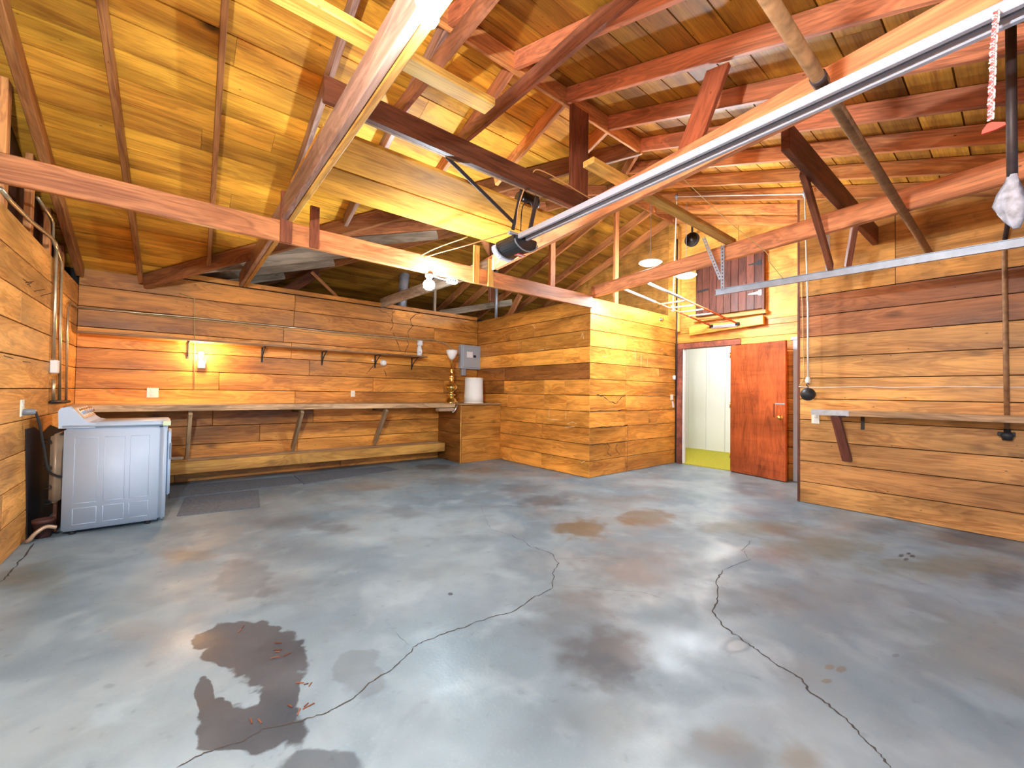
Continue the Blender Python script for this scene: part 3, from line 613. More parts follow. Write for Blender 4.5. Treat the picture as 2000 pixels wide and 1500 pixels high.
for nm, pts, mt, lab in (('wire', [(2.12, 2.58, 2.54), (2.08, 2.5, 2.7), (2.13, 2.42, 2.92), (2.25, 2.40, 2.98), (2.7, 2.38, 2.93), (2.86, 2.35, 2.9)], 'cable_orange', 'thin orange wire draped over the dark two-by-six by the opener'),
                         ('wire', [(2.2, 2.62, 2.55), (2.2, 2.6, 2.75), (2.27, 2.58, 2.80), (2.33, 2.60, 2.72)], 'black_pipe', 'thin dark wire looped between the opener straps'),
                         ('wire', [(2.12, 2.7, 2.54), (2.0, 3.1, 2.52), (1.98, 3.7, 2.58), (1.95, 4.2, 2.60)], 'cable_orange', 'pinkish wire drooping from the opener towards the long joist'),
                         ('wire', [(2.05, 3.2, 2.63), (1.95, 3.6, 2.61), (1.93, 4.0, 2.60), (1.98, 4.3, 2.62)], 'cable', 'yellow wire drooping under the loft plank')):
    tag(tube(nm, pts, .005, mt, None, 6, True, True), lab, 'wire')
# red emergency release
rp0 = px(1946, 24, 2, zr-.015)
hd = thing('release_handle', rp0, 'red emergency release handle on a red and white cord', 'handle')
zl = lambda yy, xx=1946: px(xx, yy, 0, rp0.x)
pts = [rp0, zl(90, 1940), zl(150, 1938), zl(232, 1934)]
bm = bmesh.new(); c0 = rp0
for s in range(3):
    path = smoothpts(pts, 40); q = []
    for i, p in enumerate(path): a = i*.6+s*2.094; q.append(p-c0+V3((0, math.cos(a), math.sin(a)))*.0045)
    tubebm(bm, q, .0042, 6)
finish('cord', bm, 'red_rope', hd, Matrix.Translation(c0), True)
bm = bmesh.new()
path = smoothpts(pts, 40)
for ph in (1.05, 3.14): tubebm(bm, [p-c0+V3((0, math.cos(i*.6+ph), math.sin(i*.6+ph)))*.0058 for i, p in enumerate(path)], .0042, 6)
finish('cord_strand', bm, 'rope', hd, Matrix.Translation(c0), True)
poly('grip', [zl(y_, x_) for x_, y_ in ((1917, 262), (1918, 255), (1929, 241), (1938, 238), (1962, 238), (1965, 243), (1944, 253))], .012, (1, 0, 0), 'red_plastic', hd)

# door track
XT = 4.42
t0, t1 = px(1398, 572, 0, XT), px(2000, 473, 0, XT); td = (t1-t0).normalized(); t2 = t0+td*((YF+.1-t0.y)/td.y)
tr = thing('door_track', t0, 'galvanized garage door track hanging below the rose-brown tie beam', 'track')
beam('track_web', t0, t2, .004, .06, 'galvanized', tr, bev=0); beam('track_flange', t0+V3((-.014, 0, -.03)), t2+V3((-.014, 0, -.03)), .028, .004, 'galvanized', tr, bev=0)
beam('track_flange', t0+V3((-.01, 0, .03)), t2+V3((-.01, 0, .03)), .02, .004, 'galvanized', tr, bev=0)
def angle_strap(nm, a, b, parent):
    bm = bmesh.new(); a, b = V3(a), V3(b); X = (b-a).normalized(); L = (b-a).length; Z = V3((-1, 0, 0)); Z = (Z-X*Z.dot(X)).normalized(); Y = Z.cross(X)
    nh = int(L/.035)
    # perforated leg: strips around square holes
    def q(u0, u1, v0, v1): bm.faces.new([bm.verts.new(X*u+Y*v) for u, v in ((u0, v0), (u1, v0), (u1, v1), (u0, v1))])
    q(0, L, -.018, -.006); q(0, L, .006, .018)
    for i in range(nh): u = L*i/nh; q(u, u+L/nh*.55, -.006, .006)
    for s in (0,):
        bm.faces.new([bm.verts.new(X*u+Y*.018-Z*v) for u, v in ((0, 0), (L, 0), (L, .03), (0, .03))])
    return finish(nm, bm, 'galvanized', parent, Matrix.Translation(a))
hA = px(1411, 566, 0, XT-.02); hT = px(1411, 478, 0, XT-.02)
angle_strap('hanger_angle', hA, hT, tr); angle_strap('hanger_angle', px(1407, 545, 0, XT-.025), px(1374, 463, 0, XT-.05), tr)
angle_strap('hanger_angle', px(1618, 535, 0, XT-.01), px(1614, 440, 0, XT-.01), tr)

# pipes
pA, pB = V3((.9, .545, 2.585)), V3((XR-.002, .55, 2.60))
pg = thing('iron_pipe', pA, 'long brown iron pipe running from the right wall under the beams', 'pipe')
tube('pipe', [pA, pB], .026, 'rust_pipe', pg, 12); lathe('coupling', pA+(pB-pA)*.262, [(.026, -.03), (.031, -.03), (.031, .03), (.026, .03)], 'black_pipe', pg, 12, 'x')
vp = thing('wall_pipe', (XR-.03, .09, .9), 'rusty vertical water pipe with a shut-off valve on the right wall', 'pipe')
tube('pipe', [(XR-.035, .085, .93), (XR-.035, .088, 1.6), (XR-.035, .09, 2.45), (XR-.06, .085, 2.62)], .017, 'rust_pipe', vp, 10)
tube('pipe', [(XR-.06, .085, 2.6), (XR-.25, .05, 2.85), (XR-.3, .045, 3.1)], .017, 'black_pipe', vp, 10)
lathe('valve_body', (XR-.035, .085, .86), [(.0, 0), (.03, 0), (.034, .03), (.022, .06), (.018, .1)], 'iron', vp, 12); lathe('valve_wheel', (XR-.07, .085, .9), [(.0, -.012), (.034, -.012), (.038, 0), (.034, .01), (.0, .01)], 'iron', vp, 12, 'x')
box('valve_stub', (XR-.034, .04, .895), (XR-.006, .14, .93), 'iron', vp)
u0 = px(1977, 350, 0, 2.80); u1 = px(1974, 36, 0, 2.80)
hp = tube('drop_pipe', [u0, (u0+u1)/2, u1], .017, 'black_pipe', None, 10); tag(hp, 'dark vertical drop pipe wrapped in a rag at its lower end', 'pipe')
rg = thing('rag', px(1975, 430, 0, 2.80), 'grey-blue rag tied around the dark drop pipe', 'rag')
bm = bmesh.new()
ro = [(342, 1977, 8), (356, 1976, 11), (375, 1972, 17), (395, 1971, 21), (412, 1976, 19), (428, 1980, 13), (446, 1984, 4)]
tubebm(bm, [px(x, y, 0, 2.80) for y, x, r in ro], .1, 14, [r*.0019 for y, x, r in ro])
c = px(1975, 430, 0, 2.80)
for v in bm.verts:
    v.co -= c; a = math.atan2(v.co.y, v.co.x); v.co.x *= 1+.25*math.sin(3*a+v.co.z*20); v.co.y *= 1+.3*math.cos(4*a+v.co.z*14)
finish('cloth', bm, 'rag', rg, Matrix.Translation(c), True)

# ================================================================== WORKBENCH WALL
BZ = px(600, 789, 1, 6.18).z; BY = 6.18
bn = thing('workbench', (1.5, 6.5, 0), 'long worn plank workbench on slanting braces along the back wall', 'workbench')
x0, x1 = XL+.02, 3.775
for a, b in ((BY+.31, YB-.005), (BY+.04, BY+.305)): tone(beam('top_plank', (x0, (a+b)/2, BZ-.04), (x1, (a+b)/2, BZ-.04), b-a, .038, 'bench_wood', bn, anchor='b'), 1.15, .3)
tone(beam('front_edge', (x0, BY+.018, BZ-.075), (x1, BY+.018, BZ-.075), .036, .073, 'bench_wood', bn, anchor='b'), 1.15, .5)
for (ax, ay), (bx, by) in (((372, 800), (365, 893)), ((590, 799), (571, 877)), ((755, 796), (731, 866))):
    A = px(ax, ay, 1, BY+.06); B = px(bx, by, 1, YB-.09); A.z = BZ-.09; B.z = max(B.z, .335)
    tone(beam('brace', A, V3((A.x+(B.x-A.x)*.15, B.y, B.z)) if False else B, .04, .09, 'bench_wood', bn), .9, .3)
    tone(box('bearer', (A.x-.02, BY+.05, BZ-.13), (A.x+.02, YB-.005, BZ-.042), 'bench_wood', bn), .6, .4)
ls = thing('low_shelf', (1.9, 6.6, .16), 'low timber shelf with a deep front board below the workbench', 'shelf')
tone(beam('front_board', (XL+.02, 6.44, .165), (3.72, 6.44, .165), .04, .145, 'beam_yellow', ls, anchor='b'), .75, .2)
for a, b in ((6.462, 6.63), (6.634, YB-.005)): tone(beam('shelf_plank', (XL+.02, (a+b)/2, .275), (3.72, (a+b)/2, .275), b-a, .034, 'bench_wood', ls, anchor='b'), 1.1, .3)
bxs = thing('wood_offcut', px(345, 895, 1, 6.5), 'small stack of board offcuts on the low shelf beside the dryer', 'wood scraps')
q = px(345, 905, 1, 6.5); beam('offcut', (q.x-.12, 6.52, .31), (q.x+.10, 6.50, .31), .1, .025, 'beam_yellow', bxs, anchor='b'); beam('offcut', (q.x-.14, 6.55, .336), (q.x+.06, 6.5, .336), .08, .03, 'bleached', bxs, anchor='b')
# corner box cabinet
BX, BYF = 3.79, 6.02
cb_ = thing('box_cabinet', (4.2, 6.4, 0), 'plank-clad corner box cabinet carrying the lampshade', 'cabinet')
box('carcass', (BX+.022, BYF+.022, 0), (XP-.002, YB-.002, .99), 'void', cb_, 0)
hh = [0, .245, .50, .745, .985]
hh2 = [0, .40, .665, .985]
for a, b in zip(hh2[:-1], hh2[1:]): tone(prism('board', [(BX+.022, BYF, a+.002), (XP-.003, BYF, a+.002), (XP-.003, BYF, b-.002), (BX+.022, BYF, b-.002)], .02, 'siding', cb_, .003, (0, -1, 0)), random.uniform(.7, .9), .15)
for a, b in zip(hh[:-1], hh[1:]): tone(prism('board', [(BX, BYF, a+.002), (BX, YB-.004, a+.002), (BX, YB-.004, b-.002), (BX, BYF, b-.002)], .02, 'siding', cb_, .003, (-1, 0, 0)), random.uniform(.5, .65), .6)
tone(beam('corner_trim', (BX-.004, BYF-.004, 0), (BX-.004, BYF-.004, .985), .014, .014, 'beam_yellow', cb_, up=(1, 0, 0)), .9, .3)
tone(box('top', (BX-.008, BYF-.03, .99), (XP-.003, YB-.003, 1.012), 'bench_wood', cb_), .9, .6)
TZ = 1.012
# bench vise end / clamp tray
vs = thing('clamp_tray', (3.6, 6.12, BZ-.1), 'small grey metal clamp tray hanging under the bench end beside the cabinet', 'clamp')
box('tray', (3.42, 6.10, BZ-.135), (3.72, 6.24, BZ-.082), 'tan_metal', vs, .01); tube('handle', [(3.66, 6.09, BZ-.15), (3.70, 6.08, BZ-.13), (3.74, 6.08, BZ-.06), (3.76, 6.09, BZ-.04)], .012, 'chrome', vs, 8, True, True)
# upper shelf
SZ = 1.79; SY = 6.50
us = thing('wall_shelf', (1.3, 6.65, SZ), 'thin wooden wall shelf on black brackets above the workbench', 'shelf')
sx1 = px(836, 697, 1, SY).x; sx0 = XL+.03
zA = px(200, 653, 1, SY).z; zB = px(800, 691, 1, SY).z; SZ = (zA+zB)/2
tone(beam('shelf_board', (sx0, (SY+YB)/2, SZ-.02), (sx1, (SY+YB)/2, SZ-.02), YB-SY-.006, .024, 'bench_wood', us, anchor='b'), .95, .8)
for bx_ in (367, 513, 631, 735, 807):
    X_ = px(bx_, 700, 1, 6.74).x
    b_ = beam('bracket', (X_, YB-.008, SZ-.021), (X_, YB-.008, SZ-.23), .022, .008, 'iron', us, up=(0, 1, 0), bev=0)
    beam('bracket_arm', (X_, SY+.04, SZ-.025), (X_, YB-.008, SZ-.025), .022, .008, 'iron', b_, bev=0); tube('bracket_curve', [(X_, YB-.012, SZ-.2), (X_, YB-.07, SZ-.12), (X_, SY+.06, SZ-.03)], .008, 'iron', b_, 6, True, True)
# spray bottle in a bag on the shelf
sb = thing('spray_bottle', (3.3, 6.62, SZ+.005), 'white spray bottle wrapped in a clear plastic bag on the wall shelf', 'bottle')
c = px(819, 690, 1, 6.62); c.z = SZ+.005
lathe('bottle', c, [(0, 0), (.042, 0), (.044, .02), (.044, .13), (.03, .17), (.016, .19), (.016, .21), (0, .21)], 'white_plastic', sb)
lathe('bag', c+V3((.01, 0, .17)), [(.015, 0), (.05, .02), (.055, .05), (.04, .075), (.06, .095), (.02, .11)], 'clear_bag', sb, 9, smooth=False)
box('bottle_label', c+V3((-.03, -.047, .04)), c+V3((.03, -.043, .11)), 'label_white', sb, 0); box('label_print', c+V3((-.02, -.0485, .06)), c+V3((.0, -.047, .075)), 'label_red', sb, 0)
# brass lamp
c = px(881, 786, 1, 6.28); c = V3((px(881, 780, 1, 6.30).x, 6.30, BZ-.001))
tl = thing('table_lamp', c, 'tall brass table lamp with a milk glass bowl and no shade on the bench end', 'lamp')
HL = px(881, 683, 1, 6.30).z-c.z; s_ = HL/.56
lathe('base', c, [(r*s_, h*s_) for r, h in [(0, 0), (.075, 0), (.075, .012), (.06, .02), (.055, .04), (.03, .055), (.024, .075), (.05, .085), (.022, .10), (.022, .12), (.05, .14), (.066, .16), (.06, .18), (.035, .205), (.022, .22), (.026, .27), (.03, .29), (.016, .30), (.022, .34), (.024, .36), (.012, .37), (.011, .47), (.0, .47)]], 'brass', tl)
lathe('glass_bowl', c+V3((0, 0, .455*s_)), [(.015*s_, 0), (.032*s_, .02*s_), (.056*s_, .07*s_), (.06*s_, .1*s_), (.055*s_, .1*s_), (.05*s_, .07*s_), (0, .03*s_)], 'milk_glass', tl)
# lampshade
c = V3((px(925, 787, 1, 6.30).x, 6.30, TZ)); HS = px(925, 738, 1, 6.30).z-TZ
sh = thing('lampshade', c, 'large off-white drum lampshade standing on the box cabinet', 'lampshade')
lathe('shade', c, [(.175, 0), (.177, 0), (.172, HS*.3), (.165, HS*.6), (.162, HS), (.158, HS), (.16, HS*.6), (.168, HS*.3), (.172, 0)], 'shade_cloth', sh, 40)
lathe('binding', c+V3((0, 0, HS-.014)), [(.163, 0), (.1655, 0), (.1655, .014), (.163, .014)], 'ivory', sh, 40); lathe('binding', c, [(.176, 0), (.1795, 0), (.1785, .014), (.176, .014)], 'ivory', sh, 40)
tube('finial', [c+V3((0, 0, HS-.02)), c+V3((0, 0, HS+.05))], .004, 'brass', sh, 6); tube('spider', [c+V3((-.16, 0, HS-.012)), c+V3((.16, 0, HS-.012))], .003, 'brass', sh, 6)
# breaker panel
A = px(902, 673, 1, 6.70); B = px(938, 722, 1, 6.70)
bp_ = thing('breaker_panel', ((A.x+B.x)/2, 6.75, B.z), 'grey-blue breaker panel with a white label on the back wall', 'breaker panel')
box('case', (A.x-.01, 6.70, B.z), (B.x, YB-.001, A.z), 'panel_gray', bp_, .004); d_ = box('door', (A.x+.03, 6.688, B.z+.03), (B.x-.03, 6.70, A.z-.03), 'panel_gray', bp_, .004)
box('label', (A.x+.11, 6.685, B.z+.22), (A.x+.24, 6.6885, B.z+.33), 'label_white', d_, 0); box('latch', (A.x+.26, 6.683, B.z+.225), (A.x+.32, 6.6885, B.z+.27), 'black_plastic', d_, .002)
box('conduit_nipple', (A.x+.03, 6.72, B.z-.13), (A.x+.12, 6.78, B.z+.001), 'galvanized', bp_, .004)

# outlets
def outlet(p, nrm, label, plate=(.075, .12), duplex=True, double=False):
    p = V3(p); n_ = V3(nrm); t = V3((0, 0, 1)).cross(n_).normalized()
    o = thing('wall_outlet', p, label, 'outlet')
    W_, H_ = plate
    def slab(nm, du, dz, w_, h_, d0, d1, mt, par):
        c_ = p+t*du+V3((0, 0, dz)); return prism(nm, [c_-t*w_/2-V3((0, 0, h_/2))+n_*d1, c_+t*w_/2-V3((0, 0, h_/2))+n_*d1, c_+t*w_/2+V3((0, 0, h_/2))+n_*d1, c_-t*w_/2+V3((0, 0, h_/2))+n_*d1], d1-d0, mt, par, .002, n_)
    slab('plate', 0, 0, W_, H_, 0, .007, 'ivory', o)
    if duplex:
        for s in (-1, 1):
            r_ = slab('receptacle', 0, s*.024, .034, .03, .006, .009, 'white_plastic', o)
            for k in (-1, 1): slab('slot', k*.007, s*.024+.003, .003, .010, .0085, .0095, 'black_plastic', r_)
    return o
outlet(px(298, 767, 1, YB), (0, -1, 0), 'ivory duplex outlet on the back wall above the bench near the dryer', (.11, .12))
outlet(px(689, 769, 1, YB), (0, -1, 0), 'small white blank plate on the back wall above the middle of the bench', (.065, .10), False)
lo_ = outlet(px(42, 797, 0, XL), (1, 0, 0), 'white outlet on the left wall with the dryer cord plugged in', (.08, .125))
outlet(px(1593, 817, 0, XR), (-1, 0, 0), 'ivory duplex outlet on the right wall below the shelf end', (.075, .12))
outlet(px(1312, 776, 1, YQ), (0, -1, 0), 'ivory light switch plate on the closet wall beside the door', (.08, .1), False)
q = px(1318, 738, 1, YQ); db = lathe('door_buzzer', q+V3((-.03, 0, 0)), [(.0, 0), (.045, 0), (.045, -.02), (.03, -.035), (0, -.035)], 'white_plastic', None, 16, 'y'); tag(db, 'small round white buzzer on the closet wall at the door frame', 'buzzer')
q = px(1312, 790, 1, YQ-.01); nt_ = poly('paper_tag', [q+V3((0, 0, .06)), q+V3((.05, 0, .05)), q+V3((.08, 0, -.05)), q+V3((.03, 0, -.06))], .004, (0, -1, 0), 'label_white', None); tag(nt_, 'small white paper tag hanging under the switch plate', 'tag')

# conduits on left wall
cg = thing('conduit_run', (XL, 5.7, 1.05), 'brass-coloured conduit with a white switch box on the left wall', 'conduit')
def lw(x, y, d=.02): return px(x, y, 0, XL+d)
tube('pipe', [lw(104, 785), lw(104, 740)], .013, 'conduit', cg); tube('pipe', [lw(104, 705), lw(107, 600), lw(110, 482), lw(108, 474), lw(98, 462), lw(60, 432), lw(20, 392), lw(0, 368)], .015, 'conduit', cg)
q = lw(105, 716); box('switch_box', q+V3((-.02, -.045, -.06)), q+V3((.03, .045, .06)), 'white_plastic', cg, .006)
cg2 = tube('conduit_run', [lw(116, 785), lw(117, 650), lw(120, 515), lw(112, 490), lw(103, 470), lw(103, 435), lw(99, 424), lw(72, 385)], .013, 'conduit', None, 8, True, False); tag(cg2, 'dark thin conduit rising the left wall beside the switch box conduit', 'conduit')
cg3 = thing('conduit_run', lw(129, 785), 'conduit bending from the left wall onto the back wall', 'conduit')
bwp = lambda x, y, d=.02: px(x, y, 1, YB-d)
tube('pipe', [lw(129, 785), lw(131, 650), lw(133, 600), lw(138, 592), lw(144, 596), bwp(152, 601), bwp(260, 610), bwp(400, 622), bwp(640, 647), bwp(810, 662), bwp(850, 665), bwp(872, 672), bwp(886, 684, .1), bwp(897, 692, .09)], .011, 'conduit', cg3, 8, True, False)
tube('cable', [bwp(255, 612), bwp(400, 626), bwp(640, 653), bwp(810, 664), bwp(845, 668)], .006, 'cable', cg3, 6)
tube('tee', [lw(100, 785), lw(135, 784)], .015, 'iron', cg3)
wr_ = tube('wire', [bwp(350, 572), bwp(380, 583), bwp(380, 650), bwp(379, 760)], .005, 'cable', None, 6); tag(wr_, 'thin vertical lamp wire on the back wall above the bench', 'wire')

# bulb on the wall
q = px(392, 697, 1, YB)
wl_ = thing('wall_lamp', q, 'lit warm bare bulb in a white socket on the back wall', 'lamp')
box('socket_box', q+V3((-.03, -.05, -.15)), q+V3((.05, -.001, -.05)), 'white_plastic', wl_, .008)
lathe('bulb', q+V3((0, -.06, -.055)), [(0, 0), (.014, 0), (.016, .03), (.026, .06), (.031, .09), (.024, .115), (0, .122)], 'lamp_warm', wl_, 16)
lamp('wall_lamp_light', 'POINT', q+V3((0, -.13, .02)), 14, (1, .66, .32), .04, wl_)
# knob insulator and small plug on back wall
q = px(748, 709, 1, YB); kb = thing('porcelain_socket', q, 'white porcelain lamp socket on the back wall below the shelf', 'socket')
lathe('body', q, [(0, 0), (.05, 0), (.055, -.02), (.04, -.03), (.045, -.06), (.03, -.07), (0, -.07)], 'milk_glass', kb, 18, 'y'); lathe('button', q+V3((-.18, 0, .03)), [(0, 0), (.018, 0), (.016, -.015), (0, -.018)], 'milk_glass', kb, 12, 'y')

# CFL work lamp on joist
q = V3((px(838, 552, 1, YQ-.02).x, YQ-.02, JZ))
cf = thing('work_lamp', q, 'bright bluish bulb in a socket under the long joist', 'lamp')
lathe('socket', q, [(0, 0), (.045, 0), (.045, -.03), (.03, -.045), (.028, -.06), (0, -.06)], 'gray_plastic', cf, 16)
lathe('bulb', q+V3((0, 0, -.06)), [(.02, 0), (.05, -.02), (.062, -.05), (.055, -.085), (.03, -.105), (0, -.11)], 'lamp_cool', cf, 18)
lamp('work_lamp_light', 'POINT', q+V3((0, -.10, -.16)), 70, (.74, .89, 1), .06, cf)
q2 = px(882, 553, 1, YQ-.02); ps = thing('power_strip', V3((q2.x, YQ-.02, JZ)), 'white multi-plug adapter under the long joist beside the bright bulb', 'adapter')
box('body', (q2.x-.05, YQ-.05, JZ-.05), (q2.x+.06, YQ+.01, JZ-.002), 'white_plastic', ps, .006)
for k in (-.03, 0, .03): box('socket_slot', (q2.x+k-.006, YQ-.052, JZ-.03), (q2.x+k+.006, YQ-.049, JZ-.015), 'black_plastic', ps, 0)
tube('cord', [(q2.x-.05, YQ-.03, JZ-.02), (q2.x-.12, YQ-.04, JZ-.03), (q.x+.04, YQ-.03, JZ-.015)], .007, 'white_plastic', ps, 6, True, True)

# vent duct and galvanized pipes behind walls
q = px(783, 600, 1, 7.1); o = tube('vent_duct', [(q.x, 7.1, 2.5), (q.x+.03, 7.1, 3.0), (q.x+.06, 7.1, 3.35)], .085, 'galvanized', None, 16); tag(o, 'thick galvanized vent duct rising behind the back wall', 'duct')
o = tube('vent_pipe', [(4.70, 6.28, 2.46), (4.70, 6.30, 3.6)], .03, 'galvanized', None, 12); tag(o, 'thin galvanized vent pipe rising inside the closet corner', 'pipe')

# ================================================================== DRYER
dy = 4.87; dx0, dx1 = -.70, -.035; dyb = dy+.70
dry = thing('dryer', ((dx0+dx1)/2, dy+.35, 0), 'white clothes dryer with a tan control console beside the left wall', 'dryer')
box('body', (dx0+.02, dy, .035), (dx1-.045, dyb, .865), 'white_enamel', dry, .012, 2)
box('front_panel', (dx1-.045, dy+.002, .035), (dx1-.004, dyb-.002, .865), 'white_enamel', dry, .016, 2)
dd = box('door', (dx1-.006, dy+.12, .22), (dx1+.025, dyb-.06, .80), 'white_enamel', dry, .014, 2); box('door_recess', (dx1+.02, dy+.11, .55), (dx1+.03, dy+.16, .70), 'gray_plastic', dd, .003)
box('top', (dx0, dy-.008, .868), (dx1+.012, dyb+.005, .905), 'white_enamel', dry, .014, 2)
prf = [(-.71, .87), (-.715, 1.01), (-.70, 1.035), (-.655, 1.045), (-.635, 1.03), (-.61, .995), (-.575, .945), (-.54, .915), (-.50, .905), (-.50, .87)]
poly('console', [(x, dy-.004, z) for x, z in prf], .70, (0, 1, 0), 'white_enamel', dry)
pr_ = [(-.652, 1.050), (-.630, 1.034), (-.603, .996), (-.568, .948), (-.578, .944), (-.613, .992), (-.638, 1.026), (-.655, 1.043)]
cp = poly('control_panel', [(x, dy+.03, z) for x, z in pr_], .64, (0, 1, 0), 'tan_metal', dry)
nn = V3((.8, 0, .58)).normalized(); QM = nn.to_track_quat('Z', 'Y').to_matrix().to_4x4()
for k, yy in enumerate((.12, .22, .33, .46, .57)):
    pc = V3((-.600, dy+yy, .995))
    bm = bmesh.new(); bmesh.ops.create_cone(bm, cap_ends=True, segments=16, radius1=.030, radius2=.022, depth=.03); finish('dial', bm, 'chrome', cp, Matrix.Translation(pc+nn*.014) @ QM, False)
    bm = bmesh.new(); bmesh.ops.create_cone(bm, cap_ends=True, segments=20, radius1=.042, radius2=.042, depth=.004); finish('dial_plate', bm, 'white_plastic', cp, Matrix.Translation(pc) @ QM, False)
pg_ = px(42, 802, 0, XL)
pcd = tube('power_cord', [pg_+V3((.07, 0, -.01)), pg_+V3((.09, .03, -.12)), pg_+V3((.10, .12, -.3)), pg_+V3((.12, .22, -.5)), (dx0+.025, dy+.15, .45)], .008, 'rubber', dry, 8, True, True)
lathe('plug', pg_+V3((.008, 0, -.01)), [(0, 0), (.022, 0), (.026, .02), (.022, .055), (.012, .065), (0, .065)], 'gray_plastic', pcd, 12, 'x')
# embossed side panels
for a, b in ((.065, .205), (.245, .375), (.41, .535)):
    for z0_, z1_ in ((.255, .79), (.085, .215)):
        X0, X1 = dx0+.02+a*.98, dx0+.02+b*.98
        bm = bmesh.new()
        for (p0, p1) in (((X0, z0_), (X1, z0_)), ((X1, z0_), (X1, z1_)), ((X1, z1_), (X0, z1_)), ((X0, z1_), (X0, z0_))): tubebm(bm, [(p0[0], dy+.0012, p0[1]), (p1[0], dy+.0012, p1[1])], .0026, 6)
        finish('side_emboss', bm, 'white_enamel', dry, Matrix(), True)
for fx in (dx0+.08, dx1-.12):
    for fy in (dy+.06, dyb-.06): lathe('foot', (fx, fy, 0), [(0, 0), (.02, 0), (.02, .02), (.012, .036), (0, .036)], 'rubber', dry, 10)
box('corner_tape', (dx1-.035, dy-.012, .87), (dx1+.02, dy+.09, .908), 'tape_green', dry, .002)
# junk behind dryer
jt = thing('metal_box', (-.80, 5.05, 0), 'tan metal box with wire hooks standing behind the dryer', 'box')
q0, q1 = px(93, 985, 1, 5.0), px(118, 848, 1, 5.0)
box('body', (q0.x, 5.0, q0.z), (dx0-.01, 5.45, q1.z), 'tan_metal', jt, .02, 2); box('foot_block', (q0.x+.02, 5.06, 0), (dx0-.03, 5.4, q0.z+.005), 'beam_dark', jt)
for yy in (862, 912, 950, 980):
    c = px(97, yy, 1, 4.99); tube('hook', [c+V3((-.03, 0, .015)), c+V3((.0, -.02, .015)), c+V3((.012, -.02, 0)), c+V3((0, -.02, -.014)), c+V3((-.025, -.01, -.014))], .004, 'iron', jt, 6, True, True)
tc_ = thing('clay_pot', px(103, 1005, 1, 4.98), 'broken terracotta pot on the floor behind the dryer', 'pot')
lathe('pot', V3((-.785, 4.955, .0)), [(.035, 0), (.045, .0), (.06, .12), (.066, .12), (.066, .145), (.052, .145), (.04, .02), (0, .02)], 'terracotta', tc_, 12)
hz = tube('drain_hose', [V3((-.70, 4.845, .09)), V3((-.75, 4.82, .11)), V3((-.80, 4.80, .075)), V3((-.83, 4.80, .03)), V3((-.85, 4.83, .014))], .014, 'tan_metal', None, 10, True, True); tag(hz, 'tan flexible hose curling to the floor behind the dryer', 'hose')

# floor mats
def mat_(pts, label):
    o = poly('rubber_mat', [fl(*p)+V3((0, 0, .001)) for p in pts], .006, (0, 0, 1), 'mat_gray', None); return tag(o, label, 'mat', 'grey mats along the workbench')
mat_([(330, 974), (332, 951), (570, 931), (590, 945)], 'grey rubber mat beside the dryer under the low shelf')
mat_([(574, 930), (750, 911), (778, 918), (594, 946)], 'darker grey rubber mat between the dryer mat and the box cabinet')
mat_([(345, 1009), (364, 972), (505, 957), (508, 991)], 'square light grey mat lying alone in front of the dryer mat')

# ================================================================== ENTRY
d1_ = struct(thing('door_1', (XD, 2.5, 0), 'open reddish brown slab door with a brass knob and its frame', 'door'))
del d1_['category']
hg = V3((XD-.035, DY0-.005, .012)); fr = fl(1548, 945); fr.z = .012; dv = (fr-hg); dv.z = 0; dv = dv.normalized()*.87
nd = V3((-1, 0, 0)); nd = (nd-dv.normalized()*nd.dot(dv.normalized())).normalized()
sl = prism('slab', [hg+nd*.02, hg+dv+nd*.02, hg+dv+nd*.02+V3((0, 0, 2.0)), hg+nd*.02+V3((0, 0, 2.0))], .038, 'door_wood', d1_, .003, nd); tone(sl, 1.15, .3)
kp = hg+dv*.925+nd*.02; kp.z = px(1538, 816, 0, kp.x).z
kn = thing('knob', kp, '', ''); bpy.data.objects.remove(kn)
bm = bmesh.new(); R_ = nd.to_track_quat('Z', 'Y').to_matrix().to_4x4()
rings = []
for r, h in [(.034, 0), (.034, .006), (.014, .01), (.012, .03), (.026, .042), (.03, .055), (.022, .068), (0.001, .07)]: rings.append([bm.verts.new((r*math.cos(k*math.pi/8), r*math.sin(k*math.pi/8), h)) for k in range(16)])
for A, B in zip(rings[:-1], rings[1:]):
    for k in range(16): bm.faces.new((A[k], A[(k+1) % 16], B[(k+1) % 16], B[k]))
finish('knob', bm, 'brass', d1_, Matrix.Translation(kp) @ R_, True)
hp_ = hg+dv*.9+nd*.022; hp_.z = px(1535, 789, 0, hp_.x).z
beam('hasp', hp_-dv*.07, hp_+dv*.09, .004, .022, 'galvanized', d1_, bev=0); beam('hasp_mark', hp_-dv*.085+V3((0, 0, .0)), hp_-dv*.085+V3((0, 0, -.2)), .004, .02, 'hatch_wood', d1_, up=nd, bev=0)
for zz in (.25, 1.05, 1.85): lathe('hinge', hg+V3((-.01, .012, zz)), [(0, -.045), (.008, -.045), (.008, .045), (0, .045)], 'brass', d1_, 8)
# frame
fw = .09
tone(box('jamb', (XD-.018, DY1, 0), (XD+.14, DY1+fw, DH+fw), 'hatch_wood', d1_), 1.5, .5); tone(box('jamb', (XD-.018, DY0-.07, 0), (XD+.14, DY0, DH+.01), 'hatch_wood', d1_), 1.3, .5)
tone(box('head_casing', (XD-.02, DY0-.14, DH), (XD+.14, DY1+fw, DH+.09), 'hatch_wood', d1_), 1.5, .5)
box('door_stop', (XD+.02, DY1-.018, 0), (XD+.10, DY1, DH), 'white_wall', d1_); 
st = struct(box('trim_1', (XD-.05, 2.03, 0), (XD-.012, 2.085, 2.05), 'white_enamel'), 'white trim strip beside the open door')
box('trim_cap', (XD-.065, 2.02, 2.03), (XD-.01, 2.11, 2.075), 'white_enamel', st)
